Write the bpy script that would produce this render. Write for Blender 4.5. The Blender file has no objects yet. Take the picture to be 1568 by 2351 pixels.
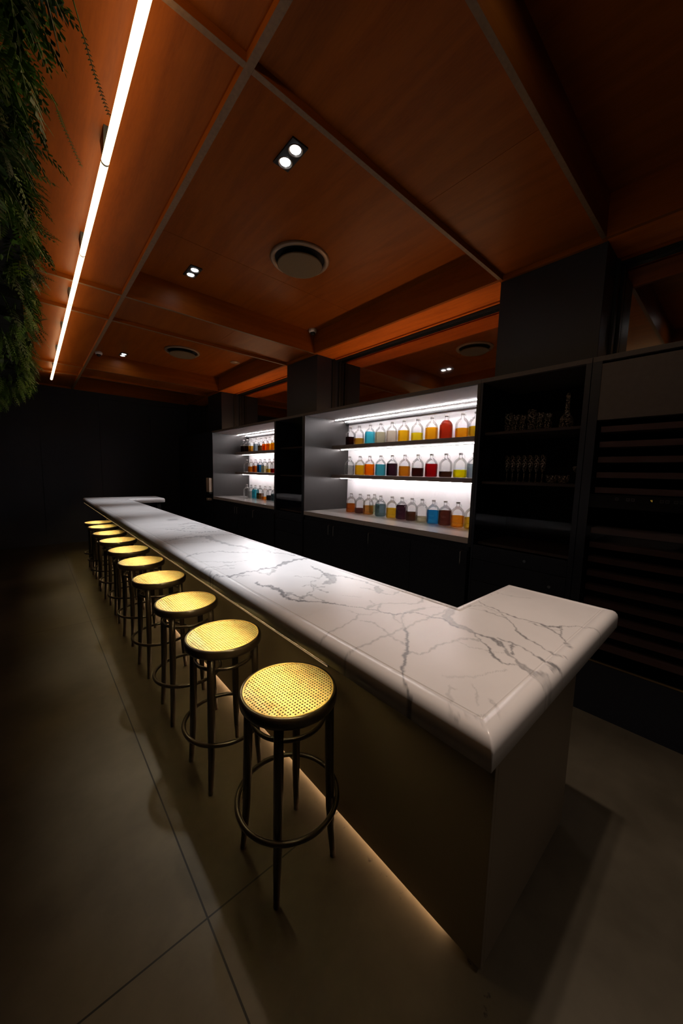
import bpy, math, random
import numpy as np
from mathutils import Vector, Matrix

# ------------------------------------------------------------------ camera, world, exposure
SC = bpy.context.scene
COL = SC.collection
cam_data = bpy.data.cameras.new('camera')
cam_data.sensor_fit = 'HORIZONTAL'
cam_data.sensor_width = 36.0
cam_data.lens = 805.85 / 1568 * 36.0
cam_data.clip_start = 0.02
cam = bpy.data.objects.new('camera', cam_data)
COL.objects.link(cam)
_r = Vector((0.75016095, -0.66085953, 0.02287444))
_u = Vector((0.05501012, 0.0968414, 0.99377846))
_f = Vector((0.65896315, 0.74423547, -0.1090006))
_m = Matrix.Identity(4)
for i in range(3):
    _m[i][0] = _r[i]; _m[i][1] = _u[i]; _m[i][2] = -_f[i]
_m.translation = Vector((0, 0, 1.762))
cam.matrix_world = _m
SC.camera = cam

world = bpy.data.worlds.new('world'); SC.world = world
world.use_nodes = True
world.node_tree.nodes['Background'].inputs[0].default_value = (0.3, 0.35, 0.5, 1)
world.node_tree.nodes['Background'].inputs[1].default_value = 0.004
SC.view_settings.view_transform = 'Standard'
SC.view_settings.look = 'None'
SC.view_settings.exposure = 0.0
SC.view_settings.gamma = 1.0
SC.view_settings.use_curve_mapping = False

# light levels of the lamps the room has
TUBE_L = 6.0;        TUBE_C = (1.0, 0.68, 0.36)
SPOT_W = 215.0;      SPOT_C = (0.93, 0.95, 1.0)
WARM_C = (1.0, 0.80, 0.66)
NICHE_L = 46.0;      NICHE_C = (1.0, 0.94, 0.95)
SLAB_L = 310.0;       SLAB_C = (1.0, 0.72, 0.32)
TOE_L = 52.0;        TOE_C = (1.0, 0.60, 0.30)
UP_L = 15.0;          UP_C = (1.0, 0.60, 0.34)

# ------------------------------------------------------------------ heights and planes (metres)
ZS, ZC, ZSOF = 3.521, 3.814, 3.562        # lip bottom, bay ceiling, beam soffit
BEAMS = [(0.823, 1.621), (4.365, 5.190), (7.893, 8.685)]
BAYS = [(-3.0, 0.823), (1.621, 4.365), (5.190, 7.893), (8.685, 10.233)]
XR0, XR1 = 0.800, 0.837                   # long ceiling rib
XC, XM, XW = 3.311, 3.760, 3.950          # column face, mirror, niche back
XK = 3.073                                # cabinet fronts
YF = 10.26
ZT, ZB = 1.171, 1.081                     # bar slab

# ------------------------------------------------------------------ helpers
def link(o, parent=None):
    COL.objects.link(o)
    if parent is not None:
        o.parent = parent
    return o

def tag(o, label=None, cat=None, group=None, kind=None):
    if label: o['label'] = label
    if cat: o['category'] = cat
    if group: o['group'] = group
    if kind: o['kind'] = kind
    return o

def empty(name, loc=(0, 0, 0)):
    o = bpy.data.objects.new(name, None)
    o.location = loc
    o.empty_display_size = 0.1
    return link(o)

def wloc(o):
    v = Vector((0, 0, 0))
    while o is not None:
        v += Vector(o.location); o = o.parent
    return v

class MB:
    def __init__(s): s.v = []; s.f = []; s.sm = []
    def add(s, vs, fs, smooth=False):
        b = len(s.v); s.v += [tuple(p) for p in vs]
        s.f += [tuple(b + i for i in q) for q in fs]; s.sm += [smooth] * len(fs)
        return s
    def box(s, x0, x1, y0, y1, z0, z1):
        vs = [(x, y, z) for z in (z0, z1) for y in (y0, y1) for x in (x0, x1)]
        return s.add(vs, [(0, 2, 3, 1), (4, 5, 7, 6), (0, 1, 5, 4), (2, 6, 7, 3), (0, 4, 6, 2), (1, 3, 7, 5)])
    def lathe(s, prof, c=(0, 0, 0), n=32, cap=True):
        vs = []; fs = []
        for r, z in prof:
            for k in range(n):
                a = 2 * math.pi * k / n
                vs.append((c[0] + r * math.cos(a), c[1] + r * math.sin(a), c[2] + z))
        for i in range(len(prof) - 1):
            for k in range(n):
                k2 = (k + 1) % n
                fs.append((i * n + k, i * n + k2, (i + 1) * n + k2, (i + 1) * n + k))
        s.add(vs, fs, True)
        if cap:
            b = len(s.v) - len(vs)
            s.f += [tuple(b + k for k in reversed(range(n))), tuple(b + (len(prof) - 1) * n + k for k in range(n))]
            s.sm += [False, False]
        return s
    def tube(s, path, rad, n=12, closed=False):
        P = [Vector(p) for p in path]; m = len(P)
        R = rad if hasattr(rad, '__len__') else [rad] * m
        up = None; vs = []; fs = []
        for i in range(m):
            if closed: t = (P[(i + 1) % m] - P[i - 1]).normalized()
            else: t = (P[min(i + 1, m - 1)] - P[max(i - 1, 0)]).normalized()
            if up is None:
                up = Vector((0, 0, 1)) if abs(t.z) < 0.9 else Vector((1, 0, 0))
            a = (up - t * up.dot(t)).normalized(); b = t.cross(a); up = a
            for k in range(n):
                w = 2 * math.pi * k / n
                vs.append(P[i] + (a * math.cos(w) + b * math.sin(w)) * R[i])
        L = m if closed else m - 1
        for i in range(L):
            j = (i + 1) % m
            for k in range(n):
                k2 = (k + 1) % n
                fs.append((i * n + k, i * n + k2, j * n + k2, j * n + k))
        s.add(vs, fs, True)
        if not closed:
            b = len(s.v) - len(vs)
            s.f += [tuple(b + k for k in reversed(range(n))), tuple(b + (m - 1) * n + k for k in range(n))]
            s.sm += [False, False]
        return s
    def build(s, name, mat, parent=None, bevel=0.0, label=None):
        me = bpy.data.meshes.new(name)
        off = wloc(parent) if parent is not None else Vector((0, 0, 0))
        me.from_pydata([(p[0] - off.x, p[1] - off.y, p[2] - off.z) for p in s.v], [], s.f)
        me.polygons.foreach_set('use_smooth', s.sm)
        me.update()
        if mat is not None: me.materials.append(mat)
        o = bpy.data.objects.new(name, me)
        link(o, parent)
        if bevel:
            b = o.modifiers.new('bevel', 'BEVEL'); b.width = bevel; b.segments = 2; b.limit_method = 'ANGLE'
        if label: o['label'] = label
        return o

def B(x0, x1, y0, y1, z0, z1): return MB().box(x0, x1, y0, y1, z0, z1)

def ring_path(c, r, n=64, a0=0.0):
    return [(c[0] + r * math.cos(a0 + 2 * math.pi * k / n), c[1] + r * math.sin(a0 + 2 * math.pi * k / n), c[2]) for k in range(n)]

def copy_tree(o, parent=None):
    c = o.copy(); COL.objects.link(c); c.parent = parent
    for ch in list(o.children):
        copy_tree(ch, c)
    return c

# ------------------------------------------------------------------ materials
def new_mat(name):
    m = bpy.data.materials.new(name); m.use_nodes = True
    nt = m.node_tree
    return m, nt, nt.nodes['Principled BSDF']

def plain(name, col, rough=0.5, metal=0.0, spec=0.5, noise=0.0, nscale=20.0, bump=0.0):
    m, nt, p = new_mat(name)
    p.inputs['Base Color'].default_value = (*col, 1)
    p.inputs['Roughness'].default_value = rough
    p.inputs['Metallic'].default_value = metal
    p.inputs['Specular IOR Level'].default_value = spec
    N = nt.nodes; L = nt.links
    tc = N.new('ShaderNodeTexCoord')
    nz = N.new('ShaderNodeTexNoise'); nz.inputs['Scale'].default_value = nscale; nz.inputs['Detail'].default_value = 4
    L.new(tc.outputs['Object'], nz.inputs['Vector'])
    mx = N.new('ShaderNodeMix'); mx.data_type = 'RGBA'
    k = max(noise, 0.06)
    mx.inputs['A'].default_value = (*[c * (1 - k) for c in col], 1)
    mx.inputs['B'].default_value = (*[min(1, c * (1 + k)) for c in col], 1)
    L.new(nz.outputs['Fac'], mx.inputs['Factor']); L.new(mx.outputs['Result'], p.inputs['Base Color'])
    if bump:
        bp = N.new('ShaderNodeBump'); bp.inputs['Strength'].default_value = bump; bp.inputs['Distance'].default_value = 0.002
        L.new(nz.outputs['Fac'], bp.inputs['Height']); L.new(bp.outputs['Normal'], p.inputs['Normal'])
    return m

def emit(name, col, strength):
    m, nt, p = new_mat(name)
    p.inputs['Base Color'].default_value = (0.8, 0.8, 0.8, 1)
    p.inputs['Emission Color'].default_value = (*col, 1)
    p.inputs['Emission Strength'].default_value = strength
    return m

def wood(name, c1, c2, axis='y', rough=0.40, spec=0.09):
    m, nt, p = new_mat(name)
    N = nt.nodes; L = nt.links
    tc = N.new('ShaderNodeTexCoord')
    mp = N.new('ShaderNodeMapping')
    sc = {'y': (9, 0.9, 9), 'x': (0.9, 9, 9)}[axis]
    mp.inputs['Scale'].default_value = sc
    L.new(tc.outputs['Object'], mp.inputs['Vector'])
    big = N.new('ShaderNodeTexNoise'); big.inputs['Scale'].default_value = 0.55; big.inputs['Detail'].default_value = 2
    L.new(mp.outputs['Vector'], big.inputs['Vector'])
    # contour rings of a slow noise give the cathedral figure of rotary cut veneer
    mul = N.new('ShaderNodeMath'); mul.operation = 'MULTIPLY'; mul.inputs[1].default_value = 26.0
    L.new(big.outputs['Fac'], mul.inputs[0])
    sn = N.new('ShaderNodeMath'); sn.operation = 'SINE'; L.new(mul.outputs[0], sn.inputs[0])
    fine = N.new('ShaderNodeTexNoise'); fine.inputs['Scale'].default_value = 14.0; fine.inputs['Detail'].default_value = 5
    L.new(mp.outputs['Vector'], fine.inputs['Vector'])
    a = N.new('ShaderNodeMath'); a.operation = 'MULTIPLY_ADD'; a.inputs[1].default_value = 0.16; a.inputs[2].default_value = 0.12
    L.new(sn.outputs[0], a.inputs[0])
    b = N.new('ShaderNodeMath'); b.operation = 'MULTIPLY_ADD'; b.inputs[1].default_value = 0.75
    L.new(fine.outputs['Fac'], b.inputs[0]); L.new(a.outputs[0], b.inputs[2])
    mx = N.new('ShaderNodeMix'); mx.data_type = 'RGBA'
    mx.inputs['A'].default_value = (*c1, 1); mx.inputs['B'].default_value = (*c2, 1)
    L.new(b.outputs[0], mx.inputs['Factor']); L.new(mx.outputs['Result'], p.inputs['Base Color'])
    p.inputs['Roughness'].default_value = rough; p.inputs['Specular IOR Level'].default_value = spec
    return m

def marble(name, base, vein, fine_amt=0.35, attr=True, rough=0.16, scale=1.0):
    m, nt, p = new_mat(name)
    N = nt.nodes; L = nt.links
    tc = N.new('ShaderNodeTexCoord')
    mp = N.new('ShaderNodeMapping'); mp.inputs['Rotation'].default_value = (0.2, 0.3, 0.6)
    L.new(tc.outputs['Object'], mp.inputs['Vector'])
    wz = N.new('ShaderNodeTexNoise'); wz.inputs['Scale'].default_value = 1.6 * scale; wz.inputs['Detail'].default_value = 5
    L.new(mp.outputs['Vector'], wz.inputs['Vector'])
    va = N.new('ShaderNodeVectorMath'); va.operation = 'MULTIPLY_ADD'
    va.inputs[1].default_value = (0.9, 0.9, 0.9)
    L.new(wz.outputs['Color'], va.inputs[0]); L.new(mp.outputs['Vector'], va.inputs[2])
    vo = N.new('ShaderNodeTexVoronoi'); vo.feature = 'DISTANCE_TO_EDGE'; vo.inputs['Scale'].default_value = 1.5 * scale
    L.new(va.outputs['Vector'], vo.inputs['Vector'])
    r1 = N.new('ShaderNodeMapRange'); r1.inputs['From Min'].default_value = 0.0; r1.inputs['From Max'].default_value = 0.022
    r1.inputs['To Min'].default_value = 1.0; r1.inputs['To Max'].default_value = 0.0
    L.new(vo.outputs['Distance'], r1.inputs['Value'])
    patch = N.new('ShaderNodeTexNoise'); patch.inputs['Scale'].default_value = 1.1 * scale; patch.inputs['Detail'].default_value = 3
    L.new(tc.outputs['Object'], patch.inputs['Vector'])
    r2 = N.new('ShaderNodeMapRange'); r2.inputs['From Min'].default_value = 0.45; r2.inputs['From Max'].default_value = 0.65
    L.new(patch.outputs['Fac'], r2.inputs['Value'])
    ml = N.new('ShaderNodeMath'); ml.operation = 'MULTIPLY'; L.new(r1.outputs[0], ml.inputs[0]); L.new(r2.outputs[0], ml.inputs[1])
    ml2 = N.new('ShaderNodeMath'); ml2.operation = 'MULTIPLY'; ml2.inputs[1].default_value = fine_amt
    L.new(ml.outputs[0], ml2.inputs[0])
    last = ml2.outputs[0]
    if attr:
        at = N.new('ShaderNodeAttribute'); at.attribute_name = 'vein'
        mxm = N.new('ShaderNodeMath'); mxm.operation = 'MAXIMUM'
        far = N.new('ShaderNodeAttribute'); far.attribute_name = 'far'
        fm = N.new('ShaderNodeMath'); fm.operation = 'MULTIPLY'
        L.new(far.outputs['Fac'], fm.inputs[0]); L.new(last, fm.inputs[1])
        L.new(at.outputs['Fac'], mxm.inputs[0]); L.new(fm.outputs[0], mxm.inputs[1]); last = mxm.outputs[0]
    mot = N.new('ShaderNodeTexNoise'); mot.inputs['Scale'].default_value = 3.5; mot.inputs['Detail'].default_value = 5
    L.new(tc.outputs['Object'], mot.inputs['Vector'])
    mb = N.new('ShaderNodeMix'); mb.data_type = 'RGBA'
    mb.inputs['A'].default_value = (*[c * 0.86 for c in base], 1); mb.inputs['B'].default_value = (*[min(1, c * 1.08) for c in base], 1)
    L.new(mot.outputs['Fac'], mb.inputs['Factor'])
    mx = N.new('ShaderNodeMix'); mx.data_type = 'RGBA'
    L.new(mb.outputs['Result'], mx.inputs['A']); mx.inputs['B'].default_value = (*vein, 1)
    L.new(last, mx.inputs['Factor']); L.new(mx.outputs['Result'], p.inputs['Base Color'])
    p.inputs['Roughness'].default_value = rough
    p.inputs['Specular IOR Level'].default_value = 0.45
    return m

def concrete(name):
    m, nt, p = new_mat(name)
    N = nt.nodes; L = nt.links
    tc = N.new('ShaderNodeTexCoord')
    n1 = N.new('ShaderNodeTexNoise'); n1.inputs['Scale'].default_value = 1.3; n1.inputs['Detail'].default_value = 8; n1.inputs['Roughness'].default_value = 0.62
    n2 = N.new('ShaderNodeTexNoise'); n2.inputs['Scale'].default_value = 34; n2.inputs['Detail'].default_value = 4
    for n in (n1, n2): L.new(tc.outputs['Object'], n.inputs['Vector'])
    cr = N.new('ShaderNodeValToRGB')
    cr.color_ramp.elements[0].position = 0.3; cr.color_ramp.elements[0].color = (0.038, 0.031, 0.020, 1)
    cr.color_ramp.elements[1].position = 0.72; cr.color_ramp.elements[1].color = (0.098, 0.082, 0.055, 1)
    L.new(n1.outputs['Fac'], cr.inputs['Fac'])
    sp = N.new('ShaderNodeSeparateXYZ'); L.new(tc.outputs['Object'], sp.inputs[0])
    def groove(sock, off, period):
        a = N.new('ShaderNodeMath'); a.operation = 'SUBTRACT'; a.inputs[1].default_value = off - period * 20 + period / 2; L.new(sock, a.inputs[0])
        b = N.new('ShaderNodeMath'); b.operation = 'MODULO'; b.inputs[1].default_value = period; L.new(a.outputs[0], b.inputs[0])
        c = N.new('ShaderNodeMath'); c.operation = 'SUBTRACT'; c.inputs[1].default_value = period / 2; L.new(b.outputs[0], c.inputs[0])
        d = N.new('ShaderNodeMath'); d.operation = 'ABSOLUTE'; L.new(c.outputs[0], d.inputs[0])
        e = N.new('ShaderNodeMath'); e.operation = 'LESS_THAN'; e.inputs[1].default_value = 0.0035; L.new(d.outputs[0], e.inputs[0])
        return e.outputs[0]
    gx = groove(sp.outputs['X'], 0.430, 3.585); gy = groove(sp.outputs['Y'], 1.229, 3.585)
    g = N.new('ShaderNodeMath'); g.operation = 'MAXIMUM'; L.new(gx, g.inputs[0]); L.new(gy, g.inputs[1])
    # dark chips and scuffs, thickest along the foot of the bar
    n3 = N.new('ShaderNodeTexNoise'); n3.inputs['Scale'].default_value = 16; n3.inputs['Detail'].default_value = 6; n3.inputs['Roughness'].default_value = 0.7
    L.new(tc.outputs['Object'], n3.inputs['Vector'])
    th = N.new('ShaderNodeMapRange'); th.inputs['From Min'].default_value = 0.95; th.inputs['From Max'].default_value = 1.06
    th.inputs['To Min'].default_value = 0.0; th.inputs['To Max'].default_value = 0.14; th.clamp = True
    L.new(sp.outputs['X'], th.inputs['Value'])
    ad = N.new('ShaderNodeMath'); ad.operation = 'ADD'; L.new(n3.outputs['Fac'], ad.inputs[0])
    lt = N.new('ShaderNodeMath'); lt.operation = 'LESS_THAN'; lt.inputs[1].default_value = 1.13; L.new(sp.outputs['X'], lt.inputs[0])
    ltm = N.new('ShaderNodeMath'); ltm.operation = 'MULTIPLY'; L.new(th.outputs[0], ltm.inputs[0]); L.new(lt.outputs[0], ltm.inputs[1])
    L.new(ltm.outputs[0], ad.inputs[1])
    st = N.new('ShaderNodeMapRange'); st.inputs['From Min'].default_value = 0.76; st.inputs['From Max'].default_value = 0.80
    st.inputs['To Max'].default_value = 0.75
    L.new(ad.outputs[0], st.inputs['Value'])
    mm = N.new('ShaderNodeMath'); mm.operation = 'MAXIMUM'; L.new(g.outputs[0], mm.inputs[0]); L.new(st.outputs[0], mm.inputs[1])
    mx = N.new('ShaderNodeMix'); mx.data_type = 'RGBA'; mx.inputs['B'].default_value = (0.008, 0.007, 0.006, 1)
    L.new(cr.outputs['Color'], mx.inputs['A']); L.new(mm.outputs[0], mx.inputs['Factor'])
    L.new(mx.outputs['Result'], p.inputs['Base Color'])
    rr = N.new('ShaderNodeMapRange'); rr.inputs['To Min'].default_value = 0.38; rr.inputs['To Max'].default_value = 0.62
    L.new(n1.outputs['Fac'], rr.inputs['Value']); L.new(rr.outputs[0], p.inputs['Roughness'])
    p.inputs['Specular IOR Level'].default_value = 0.22
    bp = N.new('ShaderNodeBump'); bp.inputs['Strength'].default_value = 0.12; bp.inputs['Distance'].default_value = 0.001
    L.new(n2.outputs['Fac'], bp.inputs['Height']); L.new(bp.outputs['Normal'], p.inputs['Normal'])
    return m

def thin_glass(name, tint=(0.93, 0.95, 0.95), edge=0.55, refl=1.0):
    """clear thin walled glass: light passes straight through, rims absorb and reflect more"""
    m, nt, p = new_mat(name)
    N = nt.nodes; L = nt.links
    N.remove(p)
    out = N['Material Output']
    lw = N.new('ShaderNodeLayerWeight'); lw.inputs['Blend'].default_value = 0.5
    pw = N.new('ShaderNodeMath'); pw.operation = 'POWER'; pw.inputs[1].default_value = 5.0
    L.new(lw.outputs['Facing'], pw.inputs[0])
    mc = N.new('ShaderNodeMix'); mc.data_type = 'RGBA'
    mc.inputs['A'].default_value = (*tint, 1); mc.inputs['B'].default_value = (*[c * edge for c in tint], 1)
    L.new(pw.outputs[0], mc.inputs['Factor'])
    tr = N.new('ShaderNodeBsdfTransparent'); L.new(mc.outputs['Result'], tr.inputs['Color'])
    gl = N.new('ShaderNodeBsdfGlossy'); gl.inputs['Roughness'].default_value = 0.03
    fr = N.new('ShaderNodeFresnel'); fr.inputs['IOR'].default_value = 1.48
    fm = N.new('ShaderNodeMath'); fm.operation = 'MULTIPLY'; fm.inputs[1].default_value = refl; L.new(fr.outputs[0], fm.inputs[0])
    ms = N.new('ShaderNodeMixShader')
    L.new(fm.outputs[0], ms.inputs['Fac']); L.new(tr.outputs[0], ms.inputs[1]); L.new(gl.outputs[0], ms.inputs[2])
    L.new(ms.outputs[0], out.inputs['Surface'])
    return m

def liquid(name, col):
    """coloured liquid: tints what passes through, with a little cloudy scatter"""
    m, nt, p = new_mat(name)
    N = nt.nodes; L = nt.links
    N.remove(p); out = N['Material Output']
    c = tuple(math.sqrt(max(x, 0.0)) for x in col)
    tr = N.new('ShaderNodeBsdfTransparent'); tr.inputs['Color'].default_value = (*c, 1)
    tl = N.new('ShaderNodeBsdfTranslucent'); tl.inputs['Color'].default_value = (*col, 1)
    df = N.new('ShaderNodeBsdfDiffuse'); df.inputs['Color'].default_value = (*col, 1)
    a = N.new('ShaderNodeMixShader'); a.inputs['Fac'].default_value = 0.5
    L.new(tl.outputs[0], a.inputs[1]); L.new(df.outputs[0], a.inputs[2])
    b = N.new('ShaderNodeMixShader'); b.inputs['Fac'].default_value = 0.16
    L.new(tr.outputs[0], b.inputs[1]); L.new(a.outputs[0], b.inputs[2])
    L.new(b.outputs[0], out.inputs['Surface'])
    return m

M = {}
M['wood'] = wood('ceiling_veneer', (0.19, 0.044, 0.004), (0.31, 0.080, 0.007))
M['wood_x'] = wood('ceiling_veneer_cross', (0.19, 0.044, 0.004), (0.31, 0.080, 0.007), 'x')
M['lit_wood'] = wood('uplit_red_veneer', (0.42, 0.085, 0.006), (0.72, 0.17, 0.014))  # redder ceiling veneer, brightened so the uplight glow is in its colour
M['ply'] = plain('plywood_edge', (0.17, 0.09, 0.04), 0.6, noise=0.35, nscale=60)
M['navy'] = plain('navy_black_lacquer', (0.012, 0.014, 0.022), 0.42, noise=0.1, nscale=6)
M['navywall'] = plain('navy_wall_paint', (0.016, 0.018, 0.028), 0.7, noise=0.15, nscale=3)
M['darkwall'] = plain('dark_wall_paint', (0.012, 0.012, 0.013), 0.85, noise=0.2, nscale=3)
M['bronze'] = plain('dark_bronze_panel', (0.19, 0.150, 0.105), 0.42, metal=0.2, noise=0.12, nscale=2.5)
M['nichemetal'] = plain('gunmetal_niche_lining', (0.036, 0.032, 0.030), 0.36, metal=0.3, noise=0.1, nscale=5)
M['edgewood'] = plain('dark_brown_trim', (0.10, 0.075, 0.06), 0.5, noise=0.2, nscale=25)
M['blackwood'] = plain('black_stained_beech', (0.022, 0.016, 0.012), 0.3, spec=0.6, noise=0.25, nscale=30)
M['black'] = plain('black_metal', (0.012, 0.012, 0.012), 0.45, metal=0.3)
M['void'] = plain('black_void', (0.004, 0.004, 0.004), 0.9)
M['brass'] = plain('aged_brass', (0.50, 0.36, 0.20), 0.3, metal=1.0, noise=0.15)
M['steel'] = plain('satin_steel', (0.55, 0.53, 0.50), 0.3, metal=1.0)
M['ventring'] = plain('vent_ring_brown', (0.30, 0.19, 0.11), 0.35, metal=0.2)
M['ventdisc'] = plain('vent_disc_brown', (0.14, 0.09, 0.04), 0.7, noise=0.2, nscale=90)
M['white'] = plain('white_plastic', (0.75, 0.73, 0.70), 0.4)
M['tan'] = plain('tan_plastic', (0.55, 0.42, 0.30), 0.5)
M['cap'] = plain('jug_cap', (0.42, 0.38, 0.36), 0.5)
M['marble'] = marble('white_veined_marble', (0.74, 0.71, 0.70), (0.11, 0.115, 0.125), 0.5, rough=0.26)
M['stone'] = marble('pale_niche_marble', (0.88, 0.86, 0.86), (0.42, 0.40, 0.43), 0.28, attr=False, rough=0.35, scale=1.6)
M['worktop'] = marble('honed_worktop_marble', (0.62, 0.57, 0.54), (0.36, 0.31, 0.29), 0.35, attr=False, rough=0.045, scale=1.2)
M['worktop'].node_tree.nodes['Principled BSDF'].inputs['Specular IOR Level'].default_value = 0.9
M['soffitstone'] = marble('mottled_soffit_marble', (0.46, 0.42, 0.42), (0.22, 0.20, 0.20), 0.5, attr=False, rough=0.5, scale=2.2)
M['shelfstone'] = plain('brown_shelf_stone', (0.23, 0.18, 0.155), 0.45, noise=0.25, nscale=14)
M['floor'] = concrete('polished_concrete')
M['glass'] = thin_glass('clear_glass', (0.98, 0.985, 0.985), 0.55, 0.6)
M['pane'] = thin_glass('door_glass', (0.82, 0.80, 0.80), 0.9, 0.14)
M['rail'] = plain('rack_front_brown', (0.17, 0.105, 0.095), 0.5)
M['mirror'] = plain('bronze_mirror', (0.50, 0.44, 0.40), 0.03, metal=1.0)
M['tube'] = emit('linear_lamp_diffuser', TUBE_C, TUBE_L)
M['niche'] = emit('niche_strip_glow', NICHE_C, NICHE_L)
M['slab'] = emit('under_slab_strip_glow', SLAB_C, SLAB_L)
M['toe'] = emit('toe_strip_glow', TOE_C, TOE_L)
M['up'] = emit('cabinet_top_strip_glow', UP_C, UP_L)
M['lamp'] = emit('downlight_lens', (0.9, 0.95, 1.0), 25.0)
M['diffuser'] = emit('diffuser_edge_glow', (1.0, 0.62, 0.30), 0.26)
M['soil'] = plain('dark_root_mat', (0.006, 0.007, 0.004), 0.95, noise=0.4, nscale=40)
M['digit'] = emit('amber_display_digit', (1.0, 0.6, 0.05), 0.5)

def cane_mat():
    m, nt, p = new_mat('woven_cane')
    N = nt.nodes; L = nt.links
    tc = N.new('ShaderNodeTexCoord')
    nz = N.new('ShaderNodeTexNoise'); nz.inputs['Scale'].default_value = 26; nz.inputs['Detail'].default_value = 3
    L.new(tc.outputs['Object'], nz.inputs['Vector'])
    wv = N.new('ShaderNodeTexWave'); wv.inputs['Scale'].default_value = 160; wv.inputs['Distortion'].default_value = 1.0
    L.new(tc.outputs['Object'], wv.inputs['Vector'])
    cr = N.new('ShaderNodeValToRGB')
    cr.color_ramp.elements[0].position = 0.28; cr.color_ramp.elements[0].color = (0.93, 0.70, 0.29, 1)
    cr.color_ramp.elements[1].position = 0.6; cr.color_ramp.elements[1].color = (0.99, 0.87, 0.42, 1)
    L.new(nz.outputs['Fac'], cr.inputs['Fac'])
    mx = N.new('ShaderNodeMix'); mx.data_type = 'RGBA'; mx.blend_type = 'MULTIPLY'; mx.inputs['Factor'].default_value = 0.25
    L.new(cr.outputs['Color'], mx.inputs['A']); L.new(wv.outputs['Color'], mx.inputs['B'])
    L.new(mx.outputs['Result'], p.inputs['Base Color'])
    p.inputs['Roughness'].default_value = 0.45
    bp = N.new('ShaderNodeBump'); bp.inputs['Strength'].default_value = 0.4; bp.inputs['Distance'].default_value = 0.001
    L.new(wv.outputs['Fac'], bp.inputs['Height']); L.new(bp.outputs['Normal'], p.inputs['Normal'])
    return m
M['cane'] = cane_mat()
M['canerim'] = plain('cane_binding', (0.88, 0.66, 0.26), 0.4, noise=0.12, nscale=60)

def leaf_mat():
    m, nt, p = new_mat('fern_leaf')
    N = nt.nodes; L = nt.links
    tc = N.new('ShaderNodeTexCoord')
    nz = N.new('ShaderNodeTexNoise'); nz.inputs['Scale'].default_value = 3.0
    L.new(tc.outputs['Object'], nz.inputs['Vector'])
    cr = N.new('ShaderNodeValToRGB')
    cr.color_ramp.elements[0].position = 0.35; cr.color_ramp.elements[0].color = (0.018, 0.050, 0.003, 1)
    cr.color_ramp.elements[1].position = 0.65; cr.color_ramp.elements[1].color = (0.11, 0.25, 0.006, 1)
    L.new(nz.outputs['Fac'], cr.inputs['Fac']); L.new(cr.outputs['Color'], p.inputs['Base Color'])
    p.inputs['Roughness'].default_value = 0.6
    return m
M['leaf'] = leaf_mat()

# ================================================================== THE ROOM
def struct(name, mb, mat, bevel=0.0):
    o = mb.build(name, mat, None, bevel)
    o['kind'] = 'structure'
    return o

struct('floor', B(-3.4, 4.2, -3.2, 10.5, -0.1, 0.0), M['floor'])
struct('wall_left', B(-3.4, -3.2, -3.2, 10.5, 0, 4.0), M['darkwall'])
struct('wall_near', B(-3.2, 4.2, -3.2, -3.0, 0, 4.0), M['darkwall'])
struct('wall_right', B(4.0, 4.2, -3.0, 10.26, 0, 4.0), M['darkwall'])
w = MB().box(-3.2, 4.2, YF, 10.5, 0, 4.0)
for xx in (-2.0, -0.9, 0.2, 1.3, 2.4):        # tall flush wall panels
    w.box(xx + 0.006, xx + 1.094, YF - 0.012, YF, 0.12, 3.50)
struct('wall_far', w, M['navywall'])

c = MB()
for a, b in BAYS:
    c.box(XR1, XC, a, min(b, 3.500) if a > 1.6 and a < 1.7 else b, ZC, ZC + 0.08)
    if 1.6 < a < 1.7: c.box(XR1, XC, 3.504, b, ZC, ZC + 0.08)
for a, b in BEAMS:
    c.box(XR1, 2.078, a + 0.03, b - 0.03, ZSOF, ZSOF + 0.05)
    c.box(2.081, 3.78, a + 0.03, b - 0.03, ZSOF, ZSOF + 0.05)
c.box(-3.2, XR0, -3.0, 10.233, ZSOF - 0.002, ZSOF + 0.06)
c.box(-3.4, 4.2, -3.2, 10.5, 3.95, 4.05)
struct('ceiling', c, M['wood'])

TN = [0]
def trim(mb, mat):
    TN[0] += 1
    return struct('trim_%d' % TN[0], mb, mat)

# the long rib and the cross boards either side of every beam; ply edges show underneath
trim(B(XR0, XR1, -3.0, 10.233, ZS + 0.001, ZC + 0.1), M['wood'])
trim(B(XR0 + 0.0005, XR1 - 0.0005, -3.0, 10.233, ZS, ZS + 0.003), M['ply'])
edges = []
for a, b in BEAMS: edges += [(a, a + 0.03), (b - 0.03, b)]
edges.append((10.203, 10.233))
for a, b in edges:
    trim(MB().box(XR1, 3.78, a, b, ZS + 0.001, ZC + 0.1).box(-3.2, XR0, a, b, ZS + 0.001, ZC), M['wood_x'])
    trim(MB().box(XR1, 3.25, a + 0.0005, b - 0.0005, ZS, ZS + 0.003).box(-3.2, XR0, a + 0.0005, b - 0.0005, ZS, ZS + 0.003), M['ply'])
# fascia on the bottle side of every bay, its soffit board, shadow groove and black shutter track
for a, b in BAYS:
    trim(B(3.25, 3.285, a, b, ZS, ZC + 0.02), M['wood'])
    trim(MB().box(3.285, 3.62, a, b, ZS, ZS + 0.03), M['lit_wood'])
    trim(MB().box(3.655, 3.685, a, b, ZS, ZS + 0.03).box(3.62, 3.655, a, b, ZS + 0.045, ZS + 0.06), M['lit_wood'])
    t = MB()
    for k in range(4): t.box(3.690 + k * 0.018, 3.702 + k * 0.018, a, b, ZS - 0.012, ZS + 0.03)
    t.box(3.685, 3.765, a, b, ZS + 0.0, ZS + 0.03)
    trim(t, M['black'])
for a, b in BEAMS:
    trim(B(3.28, XC, a + 0.03, b - 0.03, ZS, ZSOF), M['wood'])
trim(B(-3.2, 4.0, 10.233, YF, 3.40, 3.95), M['navywall'])

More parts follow.
